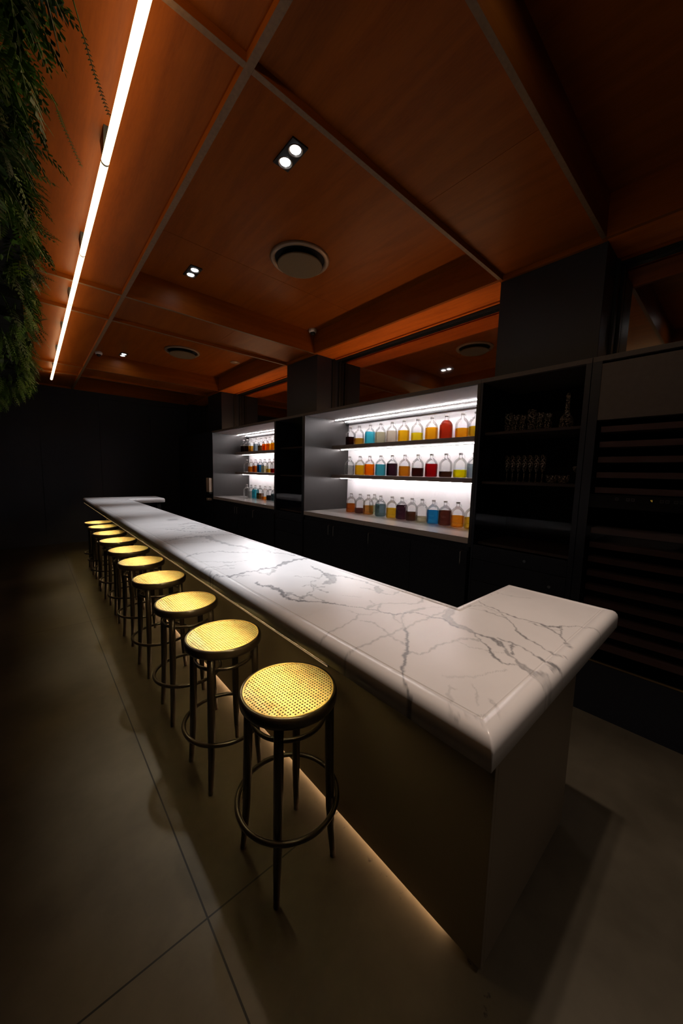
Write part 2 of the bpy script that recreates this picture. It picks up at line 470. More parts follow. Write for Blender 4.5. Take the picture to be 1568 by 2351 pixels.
# pillars above the cabinets
for n, (a, b) in enumerate(BEAMS):
    o = MB().box(XC, 4.0, a, b, 2.633, ZSOF - 0.001).build('wall_pillar', M['navy'], None, 0.003); o['kind'] = 'structure'
o = MB().box(XC, 4.0, 10.0, YF, 2.633, ZS - 0.001).build('wall_pillar', M['navy'], None, 0.003); o['kind'] = 'structure'

names = ['nearest the camera, above the wine fridge', 'above the near lit bottle niche', 'above the far lit bottle niche', 'farthest, above the tall dark cabinets']
for (a, b), nm in zip(BAYS, names):
    bb = min(b, 10.0)
    e = empty('wall_mirror', (XM, (a + bb) / 2, 2.633))
    tag(e, 'long dark tinted mirror ' + nm, 'mirror', 'mirrors between the dark pillars')
    B(XM, XM + 0.02, a + 0.03, bb - 0.03, 2.66, ZS - 0.001).build('mirror_glass', M['mirror'], e)
    f = MB()
    for (p, q, s) in ((a, a + 0.03, 1), (bb - 0.03, bb, -1)):
        f.box(XM - 0.16, XM - 0.10, p + (0 if s > 0 else 0.012), q - (0.012 if s > 0 else 0), 2.66, ZS - 0.014)
        f.box(XM - 0.03, XM + 0.02, p, q, 2.66, ZS - 0.014)
    f.box(XM - 0.03, XM + 0.02, a, bb, 2.633, 2.66)
    f.build('mirror_frame', M['black'], e)

# ================================================================== LINEAR LAMP
e = empty('linear_lamp', (0.404, 3.9, ZSOF))
tag(e, 'long glowing white tube lamp running under the wood ceiling beside the greenery', 'lamp')
nodes = [-0.9, 0.24, 1.37, 2.490, 3.62, 4.74, 5.86, 6.99, 8.11, 8.96]
for a, b in zip(nodes[:-1], nodes[1:]):
    MB().tube([(0.404, a + 0.003, 3.44), (0.404, b - 0.003, 3.44)], 0.0185, 20).build('tube_section', M['tube'], e)
for y in nodes[1:-1]:
    MB().tube([(0.404, y - 0.007, 3.44), (0.404, y + 0.007, 3.44)], 0.0195, 20).build('tube_joint', M['white'], e)
    k = MB()
    vs = [(0.389, y - 0.095, ZSOF), (0.419, y - 0.095, ZSOF), (0.419, y + 0.04, ZSOF), (0.389, y + 0.04, ZSOF),
          (0.394, y - 0.02, 3.457), (0.414, y - 0.02, 3.457), (0.414, y + 0.02, 3.457), (0.394, y + 0.02, 3.457)]
    k.add(vs, [(0, 1, 2, 3), (7, 6, 5, 4), (0, 4, 5, 1), (1, 5, 6, 2), (2, 6, 7, 3), (3, 7, 4, 0)])
    k.build('bracket', M['black'], e)

# ================================================================== DOWNLIGHTS
def downlight(y, label, power=1.0, col=SPOT_C, cone=47):
    e = empty('downlight', (1.38, y, ZC))
    tag(e, label, 'ceiling light', 'twin downlights in the ceiling bays')
    B(1.322, 1.438, y - 0.118, y + 0.118, ZC - 0.010, ZC).build('frame', M['black'], e)
    for d in (-0.06, 0.06):
        MB().lathe([(0.047, -0.012), (0.047, -0.018), (0.043, -0.018), (0.034, -0.0115)], (1.38, y + d, ZC), 32, False).build('reflector', M['steel'], e)
        MB().lathe([(0.033, -0.0125), (0.033, -0.0105)], (1.38, y + d, ZC), 28).build('lens', M['lamp'], e)
        l = bpy.data.lights.new('downlight_beam', 'SPOT'); l.energy = SPOT_W * power; l.color = col
        l.spot_size = math.radians(cone); l.spot_blend = 1.0; l.shadow_soft_size = 0.03
        s = bpy.data.objects.new('downlight_beam', l); link(s, e); s.location = (0, d, -0.045)
    return e
downlight(2.141, 'square black twin downlight nearest the camera, above the marble bar')
downlight(3.978, 'black twin downlight between the near one and the first dark beam', 0.62)
downlight(0.440, 'black twin downlight over the near corner of the bar, before the nearest wide beam', 0.35, WARM_C, 64)
downlight(-1.400, 'black twin downlight in the nearest bay, behind the viewer and short of the bar', 0.22, WARM_C, 84)
downlight(5.72, 'black twin downlight just past the first wide beam, hidden by its board', 0.45)
downlight(7.61, 'small black twin downlight in the far bay, beside the white dome camera', 0.40)

# ================================================================== CEILING VENTS, CAMERAS, PLATE
def vent(x, y, label):
    e = empty('ceiling_vent', (x, y, ZC)); tag(e, label, 'vent', 'round ceiling vents')
    MB().lathe([(0.283, 0.0), (0.285, -0.010), (0.276, -0.022), (0.258, -0.026), (0.243, -0.020), (0.236, -0.006), (0.234, 0.0)], (x, y, ZC), 64, False).build('outer_ring', M['ventring'], e)
    MB().lathe([(0.236, -0.004), (0.236, -0.001)], (x, y, ZC), 64).build('dark_gap_disc', M['void'], e)  # flat black disc: the gap's darkness is painted, no hole is cut
    MB().lathe([(0.205, -0.050), (0.214, -0.056), (0.216, -0.062), (0.208, -0.068)], (x, y, ZC), 64).build('centre_disc', M['ventdisc'], e)
    MB().lathe([(0.03, -0.005), (0.03, -0.052)], (x, y, ZC), 20).build('stem', M['black'], e)
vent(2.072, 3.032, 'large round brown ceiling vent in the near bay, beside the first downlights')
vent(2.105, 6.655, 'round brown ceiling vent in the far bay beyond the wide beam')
o = MB().lathe([(0.088, 0), (0.09, -0.008), (0.082, -0.014), (0.0, -0.016)], (3.03, 6.57, ZC), 40, False).build('access_plate', M['ventring'])
tag(o, 'small round wood-coloured plate on the far bay ceiling beside the brown fascia', 'ceiling plate')
def dome(x, y, label):
    e = empty('dome_camera', (x, y, ZC)); tag(e, label, 'security camera', 'white dome cameras')
    MB().lathe([(0.055, 0), (0.056, -0.03), (0.048, -0.042), (0.040, -0.044)], (x, y, ZC), 32).build('housing', M['white'], e)
    MB().lathe([(0.036, -0.043), (0.035, -0.058), (0.026, -0.072), (0.012, -0.080), (0.001, -0.081)], (x, y, ZC), 28).build('lens_dome', M['black'], e)
dome(3.165, 4.29, 'white dome camera in the corner of the near bay by the dark red fascia')
dome(1.03, 7.78, 'white dome camera in the far bay close to the long ceiling rib')

# ================================================================== MARBLE COUNTERTOP
# the strong grey veins: (darkness, [(x, y, width), ...]) on the slab
VEINS = [
(0.62,[(0.897,1.568,0.0106),(0.902,1.455,0.0166),(0.871,1.389,0.0136),(0.883,1.337,0.0136),(0.915,1.282,0.0136),(0.97,1.229,0.0106),(1.014,1.166,0.0106),(1.045,1.099,0.006),(1.084,1.035,0.006),(1.103,0.993,0.0076),(1.123,0.925,0.0076),(1.168,0.907,0.006),(1.207,0.885,0.0076),(1.222,0.856,0.006),(1.236,0.803,0.006),(1.253,0.765,0.0091),(1.231,0.705,0.0106),(1.23,0.684,0.0106)]),
(0.45,[(1.308,1.754,0.0106),(1.283,1.596,0.0151),(1.263,1.547,0.0227),(1.313,1.493,0.0121),(1.338,1.413,0.0106),(1.351,1.316,0.0091),(1.344,1.239,0.0091),(1.32,1.194,0.0106)]),
(0.42,[(1.281,1.581,0.0227),(1.262,1.5,0.0529),(1.235,1.446,0.0454),(1.185,1.428,0.0454),(1.15,1.428,0.0151)]),
(0.42,[(1.345,1.226,0.0151),(1.31,1.176,0.0454),(1.278,1.142,0.0151)]),
(0.33,[(1.277,1.154,0.0106),(1.316,1.089,0.0106),(1.383,1.096,0.0106),(1.429,1.061,0.0106),(1.406,0.975,0.0106),(1.356,0.939,0.0106),(1.296,0.945,0.0106),(1.238,1.0,0.0106),(1.178,1.047,0.0106),(1.103,1.039,0.0106),(1.079,1.039,0.0106)]),
(0.28,[(1.406,0.975,0.0181),(1.394,0.889,0.0181),(1.408,0.819,0.0181)]),
(0.32,[(1.295,0.888,0.0197),(1.229,0.894,0.0197),(1.194,0.895,0.0197)]),
(0.3,[(0.736,0.816,0.0091),(0.798,0.809,0.0091),(0.888,0.812,0.0091),(0.967,0.811,0.0091),(1.054,0.81,0.0091),(1.153,0.812,0.0091),(1.242,0.806,0.0091),(1.394,0.811,0.0091)]),
(0.35,[(0.969,0.966,0.006),(1.0,0.918,0.006),(0.989,0.868,0.006),(0.967,0.811,0.006),(0.958,0.762,0.006),(0.948,0.722,0.006)]),
(0.6,[(1.06,0.805,0.0091),(1.018,0.764,0.0091),(0.953,0.718,0.0091),(0.918,0.691,0.0151),(0.885,0.675,0.0106),(0.85,0.645,0.0076),(0.822,0.632,0.006),(0.802,0.613,0.0076)]),
(0.3,[(0.756,0.948,0.0068),(0.845,0.969,0.0068),(0.906,0.978,0.0068),(0.97,0.988,0.0068),(1.005,1.01,0.0068),(1.008,1.059,0.0068)]),
(0.33,[(0.918,0.68,0.006),(0.947,0.646,0.006),(1.013,0.647,0.006),(1.058,0.646,0.006),(1.114,0.63,0.006)]),
(0.5,[(1.028,1.889,0.0121),(1.123,1.872,0.0121),(1.234,1.945,0.0181),(1.352,1.943,0.0181),(1.393,1.957,0.0181),(1.439,1.902,0.0106)]),
(0.35,[(1.017,1.763,0.0076),(1.116,1.859,0.0076)]),
(0.35,[(1.369,2.319,0.0091),(1.419,2.257,0.0091),(1.418,2.054,0.0091),(1.421,1.893,0.0091)]),
(0.5,[(0.869,1.391,0.0106),(0.916,1.409,0.0106),(0.935,1.361,0.0106),(0.93,1.312,0.0106)]),
(0.4,[(0.934,1.329,0.0076),(0.999,1.357,0.0076),(1.063,1.391,0.0076),(1.084,1.451,0.0076),(1.041,1.471,0.0076)]),
(0.4,[(1.063,1.391,0.0076),(1.08,1.33,0.0076),(1.083,1.304,0.0076)]),
(0.4,[(0.902,1.455,0.0106),(0.931,1.409,0.0106)]),
(0.4,[(0.906,1.309,0.0068),(0.954,1.347,0.0068),(0.993,1.328,0.0068),(0.985,1.269,0.0068),(0.993,1.222,0.0068)]),
(0.35,[(1.104,1.635,0.0076),(1.175,1.575,0.0076),(1.178,1.519,0.0076),(1.259,1.565,0.0076)]),
(0.35,[(1.267,1.26,0.0091),(1.29,1.192,0.0091)]),
(0.38,[(1.158,1.505,0.0076),(1.109,1.486,0.0076),(1.08,1.403,0.0076),(1.124,1.395,0.0076)]),
(0.25,[(1.108,1.239,0.0053),(1.135,1.196,0.0053),(1.168,1.159,0.0053)]),
(0.32,[(1.123,0.925,0.0068),(1.086,0.881,0.0068),(1.082,0.838,0.0068),(1.06,0.805,0.0068)]),
(0.35,[(1.164,0.901,0.006),(1.082,0.838,0.006)]),
(0.25,[(1.009,1.076,0.006),(1.006,1.026,0.006),(1.042,0.98,0.006),(1.098,0.988,0.006)]),
(0.35,[(1.172,1.042,0.0076),(1.103,0.993,0.0076)]),
(0.3,[(1.171,1.104,0.0076),(1.149,1.06,0.0076),(1.084,1.044,0.0076)]),
(0.6,[(1.048,0.788,0.0063),(0.945,0.715,0.0076),(0.916,0.69,0.0139),(0.876,0.667,0.0076),(0.826,0.632,0.0076),(0.793,0.605,0.0057),(0.767,0.576,0.0076),(0.748,0.542,0.0126)]),
(0.3,[(1.119,0.628,0.0038),(1.161,0.621,0.0038),(1.193,0.574,0.0038)]),
(0.35,[(0.907,0.683,0.0044),(0.942,0.65,0.0044),(0.966,0.645,0.0044),(1.068,0.642,0.0044),(1.123,0.63,0.0044)]),
(0.42,[(1.413,0.804,0.0233),(1.345,0.787,0.0344),(1.283,0.767,0.0344),(1.251,0.721,0.0222),(1.242,0.683,0.0288),(1.24,0.649,0.0322),(1.232,0.614,0.0122)]),
(0.58,[(1.237,0.617,0.0089),(1.239,0.588,0.0067),(1.239,0.55,0.0166),(1.233,0.524,0.0266),(1.221,0.509,0.0222)]),
(0.42,[(1.24,0.518,0.0166),(1.205,0.493,0.0067),(1.174,0.459,0.0144),(1.154,0.434,0.0067),(1.133,0.402,0.0244),(1.12,0.368,0.0277),(1.129,0.343,0.0166),(1.144,0.327,0.0067)]),
(0.6,[(1.232,0.614,0.005),(1.192,0.569,0.0044),(1.177,0.534,0.0055),(1.135,0.5,0.0122),(1.108,0.471,0.0122),(1.104,0.445,0.0055),(1.12,0.408,0.0044)]),
(0.62,[(1.259,0.54,0.0055),(1.264,0.524,0.0067),(1.262,0.483,0.0055),(1.256,0.447,0.0044),(1.241,0.404,0.0044),(1.225,0.376,0.0078),(1.214,0.346,0.0188),(1.219,0.323,0.0122)]),
(0.55,[(1.262,0.483,0.0067),(1.212,0.471,0.0067),(1.184,0.45,0.0067)]),
(0.5,[(1.212,0.347,0.0078),(1.176,0.327,0.0078)]),
(0.5,[(1.123,0.406,0.0067),(1.095,0.362,0.0055),(1.076,0.324,0.0033),(1.076,0.298,0.0033)]),
(0.22,[(1.111,0.357,0.0388),(1.097,0.335,0.0388),(1.119,0.325,0.0277)]),
(0.62,[(1.573,0.783,0.0028),(1.553,0.747,0.0033),(1.541,0.688,0.0055),(1.53,0.66,0.005),(1.514,0.594,0.005),(1.522,0.546,0.005),(1.524,0.497,0.0067),(1.523,0.46,0.0111),(1.551,0.423,0.0078),(1.576,0.418,0.0044),(1.625,0.374,0.0033),(1.661,0.328,0.0028),(1.675,0.302,0.0028)]),
(0.55,[(1.517,0.458,0.0055),(1.486,0.425,0.0055),(1.481,0.402,0.0055),(1.576,0.418,0.0055)]),
(0.45,[(1.505,0.519,0.0039),(1.505,0.481,0.0039),(1.507,0.436,0.0039),(1.518,0.413,0.0039)]),
(0.6,[(1.481,0.402,0.0055),(1.433,0.376,0.0044),(1.383,0.334,0.0039)]),
(0.58,[(1.49,0.71,0.0028),(1.469,0.638,0.0039),(1.476,0.598,0.0044),(1.445,0.56,0.0044),(1.394,0.526,0.0044),(1.351,0.479,0.0089),(1.331,0.433,0.0044),(1.307,0.384,0.0044),(1.296,0.35,0.0033),(1.306,0.331,0.0028)]),
(0.5,[(1.515,0.653,0.0039),(1.476,0.598,0.0039)]),
(0.3,[(1.52,0.743,0.0028),(1.516,0.671,0.0028),(1.495,0.617,0.0028)]),
(0.25,[(1.71,0.788,0.0039),(1.771,0.764,0.0039),(1.775,0.703,0.0039),(1.818,0.625,0.0039)]),
(0.33,[(0.97,0.645,0.0039),(1.056,0.642,0.0039),(1.125,0.629,0.0039),(1.166,0.608,0.0039),(1.192,0.569,0.0039)]),
(0.3,[(1.12,0.627,0.0033),(1.119,0.568,0.0033),(1.144,0.504,0.0033),(1.182,0.462,0.0033)]),
(0.25,[(0.973,0.457,0.0039),(1.023,0.447,0.0039),(1.073,0.423,0.0039)]),
(0.15,[(0.883,0.531,0.0044),(0.929,0.485,0.0044),(0.973,0.457,0.0044)]),
(0.2,[(0.856,0.493,0.0055),(0.851,0.467,0.0055)]),
(0.2,[(0.912,0.455,0.005),(0.892,0.426,0.005),(0.837,0.397,0.005)]),
(0.22,[(0.892,0.384,0.0055),(0.837,0.336,0.0055)]),
(0.18,[(0.848,0.485,0.0067),(0.766,0.431,0.0067),(0.762,0.407,0.0067),(0.809,0.377,0.0067),(0.825,0.358,0.0067),(0.778,0.351,0.0067)]),
(0.3,[(0.763,0.412,0.0111),(0.764,0.405,0.0111)]),
(0.3,[(1.307,0.881,0.0039),(1.425,0.808,0.0039),(1.471,0.772,0.0039),(1.537,0.739,0.0039)]),
(0.5,[(1.218,0.819,0.005),(1.249,0.778,0.005),(1.247,0.748,0.005)]),
(0.25,[(1.454,0.756,0.0028),(1.476,0.702,0.0028),(1.483,0.644,0.0028)]),
(0.5,[(1.328,1.955,0.0262),(1.218,1.925,0.0262),(1.131,1.874,0.0153),(0.991,1.872,0.0131),(0.924,1.877,0.0131),(0.863,1.869,0.0218),(0.819,1.85,0.0218),(0.788,1.868,0.0153),(0.759,1.937,0.0109),(0.74,1.951,0.0153),(0.762,2.02,0.0109)]),
(0.28,[(1.131,1.874,0.0131),(1.066,1.815,0.0131),(0.999,1.756,0.0131)]),
(0.3,[(0.982,1.855,0.0109),(0.985,1.799,0.0109),(0.999,1.756,0.0109)]),
(0.4,[(0.845,1.831,0.0153),(0.904,1.807,0.0153)]),
(0.6,[(0.873,1.658,0.0153),(0.87,1.598,0.0175),(0.904,1.572,0.0262),(0.907,1.511,0.024),(0.904,1.45,0.0262),(0.888,1.402,0.0262)]),
(0.32,[(0.745,2.452,0.0153),(0.827,2.498,0.0153),(0.886,2.52,0.0153),(1.012,2.497,0.0153),(1.096,2.385,0.0153),(1.218,2.298,0.0153),(1.291,2.246,0.0153),(1.368,2.141,0.0153),(1.389,2.045,0.0153)]),
(0.25,[(0.757,2.29,0.0131),(0.836,2.259,0.0131),(0.943,2.14,0.0131),(1.045,2.134,0.0131)]),
(0.36,[(0.809,3.101,0.0218),(0.929,3.177,0.0262),(1.027,3.158,0.0328),(1.107,3.178,0.0655),(1.166,3.138,0.0655),(1.143,2.96,0.0437),(1.161,2.792,0.0328),(1.177,2.637,0.0262),(1.227,2.563,0.0197),(1.227,2.449,0.0197),(1.308,2.337,0.0218),(1.303,2.254,0.0153)]),
(0.3,[(0.829,3.176,0.0153),(0.947,3.237,0.0153),(1.063,3.311,0.0153),(1.116,3.357,0.0153),(1.234,3.362,0.0153)]),
(0.26,[(1.185,3.229,0.0197),(1.383,3.095,0.0197),(1.439,3.004,0.0197)]),
(0.38,[(0.979,3.74,0.0175),(1.056,3.658,0.0175),(1.103,3.507,0.0175),(1.187,3.405,0.0175),(1.321,3.334,0.0175),(1.436,3.409,0.0175)]),
(0.36,[(1.152,4.392,0.0175),(1.279,4.418,0.0175),(1.427,4.492,0.0175)]),
(0.26,[(1.199,3.969,0.0437),(1.319,4.044,0.0437),(1.373,3.933,0.0437),(1.388,3.776,0.0437)]),
(0.28,[(1.147,3.826,0.0218),(1.27,3.816,0.0218),(1.367,3.719,0.0218)]),
(0.25,[(0.769,2.106,0.0175),(0.808,2.101,0.0175),(0.844,2.074,0.0175),(0.876,2.087,0.0175),(0.934,2.069,0.0175)]),
(0.22,[(0.779,2.052,0.0131),(0.822,2.032,0.0131),(0.897,2.011,0.0131)]),
(0.25,[(0.745,2.124,0.0262),(0.757,2.046,0.0262),(0.74,1.951,0.0262)]),
(0.18,[(0.78,2.995,0.0153),(0.895,2.956,0.0153),(1.108,2.872,0.0153)]),
]

def vein_value(P):
    x = P[:, 0].copy(); y = P[:, 1].copy()
    wx = 0.0035 * np.sin(61 * y + 3 * np.sin(37 * x)) + 0.0025 * np.sin(143 * y + 97 * x) + 0.0015 * np.sin(311 * x - 253 * y)
    wy = 0.0035 * np.sin(57 * x + 2.6 * np.sin(41 * y)) + 0.0025 * np.sin(151 * x - 89 * y) + 0.0015 * np.sin(287 * y + 231 * x)
    far = np.clip((y - 1.0) / 2.0, 0, 1)
    x += wx * (1 + 1.5 * far); y += wy * (1 + 3.0 * far)
    out = np.zeros(len(x))
    for dark, pts in VEINS:
        for (x0, y0, w0), (x1, y1, w1) in zip(pts[:-1], pts[1:]):
            m = max(w0, w1) * 0.9 + 0.012
            sel = np.nonzero((x > min(x0, x1) - m) & (x < max(x0, x1) + m) & (y > min(y0, y1) - m) & (y < max(y0, y1) + m))[0]
            if len(sel) == 0: continue
            dx, dy = x1 - x0, y1 - y0; L2 = dx * dx + dy * dy + 1e-12
            t = np.clip(((x[sel] - x0) * dx + (y[sel] - y0) * dy) / L2, 0, 1)
            d = np.hypot(x[sel] - x0 - t * dx, y[sel] - y0 - t * dy)
            h = (w0 + (w1 - w0) * t) * 0.5
            soft = np.maximum(0.0022, h * 0.35) + 0.001 * (1 + 2 * far[sel])
            v = np.clip((h + soft - d) / (2 * soft) , 0, 1); v = v * v * (3 - 2 * v)
            rim = np.where(h > 0.010, 0.72 + 0.45 * np.exp(-((d - h * 0.85) / 0.004) ** 2), 1.0)
            out[sel] = np.maximum(out[sel], v * dark * rim)
    return np.clip(out * 1.3, 0, 0.92)

xF, y0_, xE, y1_, xI, y2_, xE2, yE_ = 0.749, 0.312, 1.980, 0.816, 1.441, 7.90, 2.074, 8.560
outline = [(xF, y0_), (xE, y0_), (xE, y1_), (xI, y1_), (xI, y2_), (xE2, y2_), (xE2, yE_), (xF, yE_)]
def inset(d):
    n = len(outline); res = []
    for i in range(n):
        p0, p, p1 = outline[i - 1], outline[i], outline[(i + 1) % n]
        def nrm(a, b):
            dx, dy = b[0] - a[0], b[1] - a[1]; l = math.hypot(dx, dy)
            return (-dy / l, dx / l)
        n0, n1 = nrm(p0, p), nrm(p, p1)
        res.append((p[0] + d * (n0[0] + n1[0]), p[1] + d * (n0[1] + n1[1])))
    return res
rows = [y0_]
while rows[-1] < yE_:
    y = rows[-1]
    s = 0.004 if y < 1.3 else 0.007 if y < 2.9 else 0.014 if y < 4.3 else 0.12
    rows.append(min(y + s, yE_))
def edge_ts(p, q):
    L = math.hypot(q[0] - p[0], q[1] - p[1])
    if L > 5:
        t = [(y - p[1]) / (q[1] - p[1]) for y in rows if min(p[1], q[1]) <= y <= max(p[1], q[1])]
        t = sorted(t)
        return [a for a in t if 0 <= a < 0.9999] if t and t[0] < 1e-6 else [0.0] + [a for a in t if a < 0.9999]
    far = p[1] > 5
    n = max(2, int(L / (0.1 if far else 0.006)))
    return [k / n for k in range(n)]
TS = [edge_ts(outline[i], outline[(i + 1) % 8]) for i in range(8)]
prof = [(0.012, ZB), (0.0, ZB + 0.010), (0.0, ZT - 0.034), (0.003, ZT - 0.020), (0.010, ZT - 0.009), (0.020, ZT - 0.002), (0.032, ZT),
        (0.048, ZT), (0.050, ZT - 0.0022), (0.054, ZT - 0.0022), (0.056, ZT)]
V = []; F = []
ringlen = sum(len(t) for t in TS)
for d, z in prof:
    c_ = inset(d)
    for i in range(8):
        p, q = c_[i], c_[(i + 1) % 8]
        for t in TS[i]:
            V.append((p[0] + (q[0] - p[0]) * t, p[1] + (q[1] - p[1]) * t, z))
for r in range(len(prof) - 1):
    for k in range(ringlen):
        k2 = (k + 1) % ringlen
        F.append((r * ringlen + k, r * ringlen + k2, (r + 1) * ringlen + k2, (r + 1) * ringlen + k))
nsm = len(F)
c0 = inset(0.012)
def quad(x0, x1, y0, y1, z):
    b = len(V); V.extend([(x0, y0, z), (x0, y1, z), (x1, y1, z), (x1, y0, z)]); F.append((b, b + 1, b + 2, b + 3))
quad(xF + 0.012, xI - 0.012, y0_ + 0.012, yE_ - 0.012, ZB)
quad(xI - 0.012, xE - 0.012, y0_ + 0.012, y1_ - 0.012, ZB)
quad(xI - 0.012, xE2 - 0.012, y2_ + 0.012, yE_ - 0.012, ZB)
def grid(xs, ys):
    b = len(V); nx = len(xs)
    for y in ys:
        for x in xs: V.append((x, y, ZT))
    for j in range(len(ys) - 1):
        for i in range(nx - 1):
            F.append((b + j * nx + i, b + j * nx + i + 1, b + (j + 1) * nx + i + 1, b + (j + 1) * nx + i))
D = 0.056
def lin(a, b, s):
    n = max(1, int(round((b - a) / s))); return [a + (b - a) * k / n for k in range(n + 1)]
ym = [y0_ + D] + [y for y in rows if y0_ + D < y < yE_ - D] + [yE_ - D]
near_rows = [y for y in ym if y <= 4.3]; far_rows = [near_rows[-1]] + [y for y in ym if y > 4.3]
grid(lin(xF + D, xI - D, 0.0055), near_rows)
grid(lin(xF + D, xI - D, 0.06), far_rows)
grid(lin(xI - D, xE - D, 0.0045), lin(y0_ + D, y1_ - D, 0.0045))
grid(lin(xI - D, xE2 - D, 0.1), lin(y2_ + D, yE_ - D, 0.1))
me = bpy.data.meshes.new('marble_countertop')
me.from_pydata(V, [], F)
me.polygons.foreach_set('use_smooth', [i < nsm for i in range(len(F))])
P_ = np.array(V)
at = me.attributes.new('vein', 'FLOAT', 'POINT'); at.data.foreach_set('value', vein_value(P_[:, :2]).astype(np.float32))
at = me.attributes.new('far', 'FLOAT', 'POINT'); at.data.foreach_set('value', (0.10 + 0.9 * np.clip((P_[:, 1] - 2.9) / 0.8, 0, 1)).astype(np.float32))
me.materials.append(M['marble'])
me.update()
top = bpy.data.objects.new('marble_countertop', me); link(top)
tag(top, 'long white marble bar top with grey veins and rounded edge, returning right at both ends', 'countertop')

# ------------------------------------------------------------------ bar base
e = empty('bar_counter', (1.25, 4.4, 0))
tag(e, 'dark bronze panelled bar body under the long marble top, glowing along its foot', 'bar counter')
YB = 8.40; zb_ = ZB - 0.001
B(1.096, 1.118, 0.442, YB, 0.026, zb_).build('front_panel', M['bronze'], e, 0.002)
B(1.118, 1.950, 0.442, 0.464, 0.026, zb_).build('end_panel', M['bronze'], e, 0.002)
B(1.928, 1.950, 0.464, 0.780, 0.026, zb_).build('return_panel', M['bronze'], e, 0.002)
B(1.390, 1.410, 0.780, YB, 0.026, zb_).build('back_panel', M['navy'], e)
B(1.410, 1.928, 0.760, 0.780, 0.026, zb_).build('back_panel', M['navy'], e)
MB().box(1.150, 1.380, 0.50, YB - 0.05, 0, 0.026).box(1.380, 1.90, 0.50, 0.75, 0, 0.026).build('plinth', M['void'], e)
B(1.95, 2.02, 8.0, 8.45, 0, zb_).build('far_return_leg', M['black'], e)
B(0.7575, 0.7625, y0_ + 0.60, yE_ - 0.1, ZB - 0.0065, ZB - 0.0005).build('strip_cutoff', M['black'], e)  # added outer wall, cuts the strip's light off the open floor
B(0.7690, 0.7740, y0_ + 0.60, yE_ - 0.1, ZB - 0.0060, ZB - 0.0005).build('strip_cutoff', M['black'], e)  # added inner wall, keeps the strip's light off the front panel
B(0.7565, 0.7574, y0_ + 0.60, yE_ - 0.1, ZB - 0.0065, ZB - 0.0020).build('light_diffuser', M['diffuser'], e)
B(0.7635, 0.7675, y0_ + 0.62, yE_ - 0.1, ZB - 0.0012, ZB - 0.0004).build('under_top_light_strip', M['slab'], e)
B(1.140, 1.150, 0.60, YB - 0.2, 0.008, 0.020).build('foot_light_strip', M['toe'], e)

# ================================================================== BAR STOOLS
def make_stool():
    e = empty('bar_stool')
    prof = [(0.192, 0.773), (0.207, 0.770), (0.2120, 0.775), (0.2135, 0.786), (0.2135, 0.801), (0.2120, 0.812), (0.2085, 0.8185), (0.203, 0.8205), (0.199, 0.818), (0.192, 0.814), (0.192, 0.773)]
    MB().lathe(prof, (0, 0, 0), 72, False).build('seat_ring', M['blackwood'], e)
    # woven cane: a sheet pierced by rows of octagonal holes
    a = 0.0145; Rr = 0.196; c = MB(); ang = math.radians(4)
    ca, sa = math.cos(ang), math.sin(ang); n = 14
    vid = {}
    def vv(x, y):
        key = (round(x * 1e5), round(y * 1e5))
        if key not in vid:
            vid[key] = len(c.v); c.v.append((x * ca - y * sa, x * sa + y * ca, 0.8165))
        return vid[key]
    for i in range(-n, n + 1):
        for j in range(-n, n + 1):
            cx_, cy_ = (i + 0.0) * a, j * a
            if math.hypot(cx_, cy_) > Rr - 0.001: continue
            outer = []; inner = []
            for k in range(8):
                w = math.pi / 4 * k
                s_ = [(1, 0), (1, 1), (0, 1), (-1, 1), (-1, 0), (-1, -1), (0, -1), (1, -1)][k]
                ox, oy = cx_ + s_[0] * a / 2, cy_ + s_[1] * a / 2
                outer.append(vv(ox, oy))
                rr = a * 0.30
                inner.append(vv(cx_ + rr * math.cos(w), cy_ + rr * math.sin(w)))
            for k in range(8):
                k2 = (k + 1) % 8
                c.f.append((outer[k], outer[k2], inner[k2], inner[k])); c.sm.append(False)
    o = c.build('cane_seat', M['cane'], e)
    so = o.modifiers.new('thickness', 'SOLIDIFY'); so.thickness = 0.002; so.offset = -1
    MB().lathe([(0.1915, 0.8165), (0.192, 0.820), (0.1955, 0.8215), (0.199, 0.820), (0.1995, 0.816), (0.1915, 0.8165)], (0, 0, 0), 72, False).build('cane_binding', M['canerim'], e)
    zs = [0.795, 0.62, 0.42, 0.26, 0.14, 0.05, 0.0]; rs = [0.182, 0.184, 0.188, 0.193, 0.200, 0.208, 0.2125]
    rad = [0.0195, 0.0205, 0.0200, 0.0185, 0.0165, 0.0140, 0.0125]
    for q in range(4):
        w = math.pi / 4 + q * math.pi / 2
        MB().tube([(r * math.cos(w), r * math.sin(w), z) for r, z in zip(rs, zs)], rad, 16).build('leg', M['blackwood'], e)
    MB().tube(ring_path((0, 0, 0.690), 0.158, 56), 0.010, 12, True).build('upper_hoop', M['blackwood'], e)
    MB().tube(ring_path((0, 0, 0.300), 0.2245, 64), 0.0115, 12, True).build('foot_hoop', M['blackwood'], e)
    return e
spots = [(0.806, 1.2355), (0.792, 1.905), (0.799, 2.574), (0.805, 3.311), (0.813, 4.017), (0.826, 4.697), (0.829, 5.395), (0.829, 6.069), (0.846, 6.79), (0.853, 7.37)]
ords = ['nearest the camera at the corner end of the bar', 'second from the near end of the bar', 'third from the near end of the bar', 'fourth from the near end of the bar',
        'fifth from the near end of the bar', 'fifth from the far end of the row', 'fourth from the far end of the row', 'third from the far end of the row',
        'next to last at the far end of the row', 'last of the row at the dark far end']
proto = make_stool()
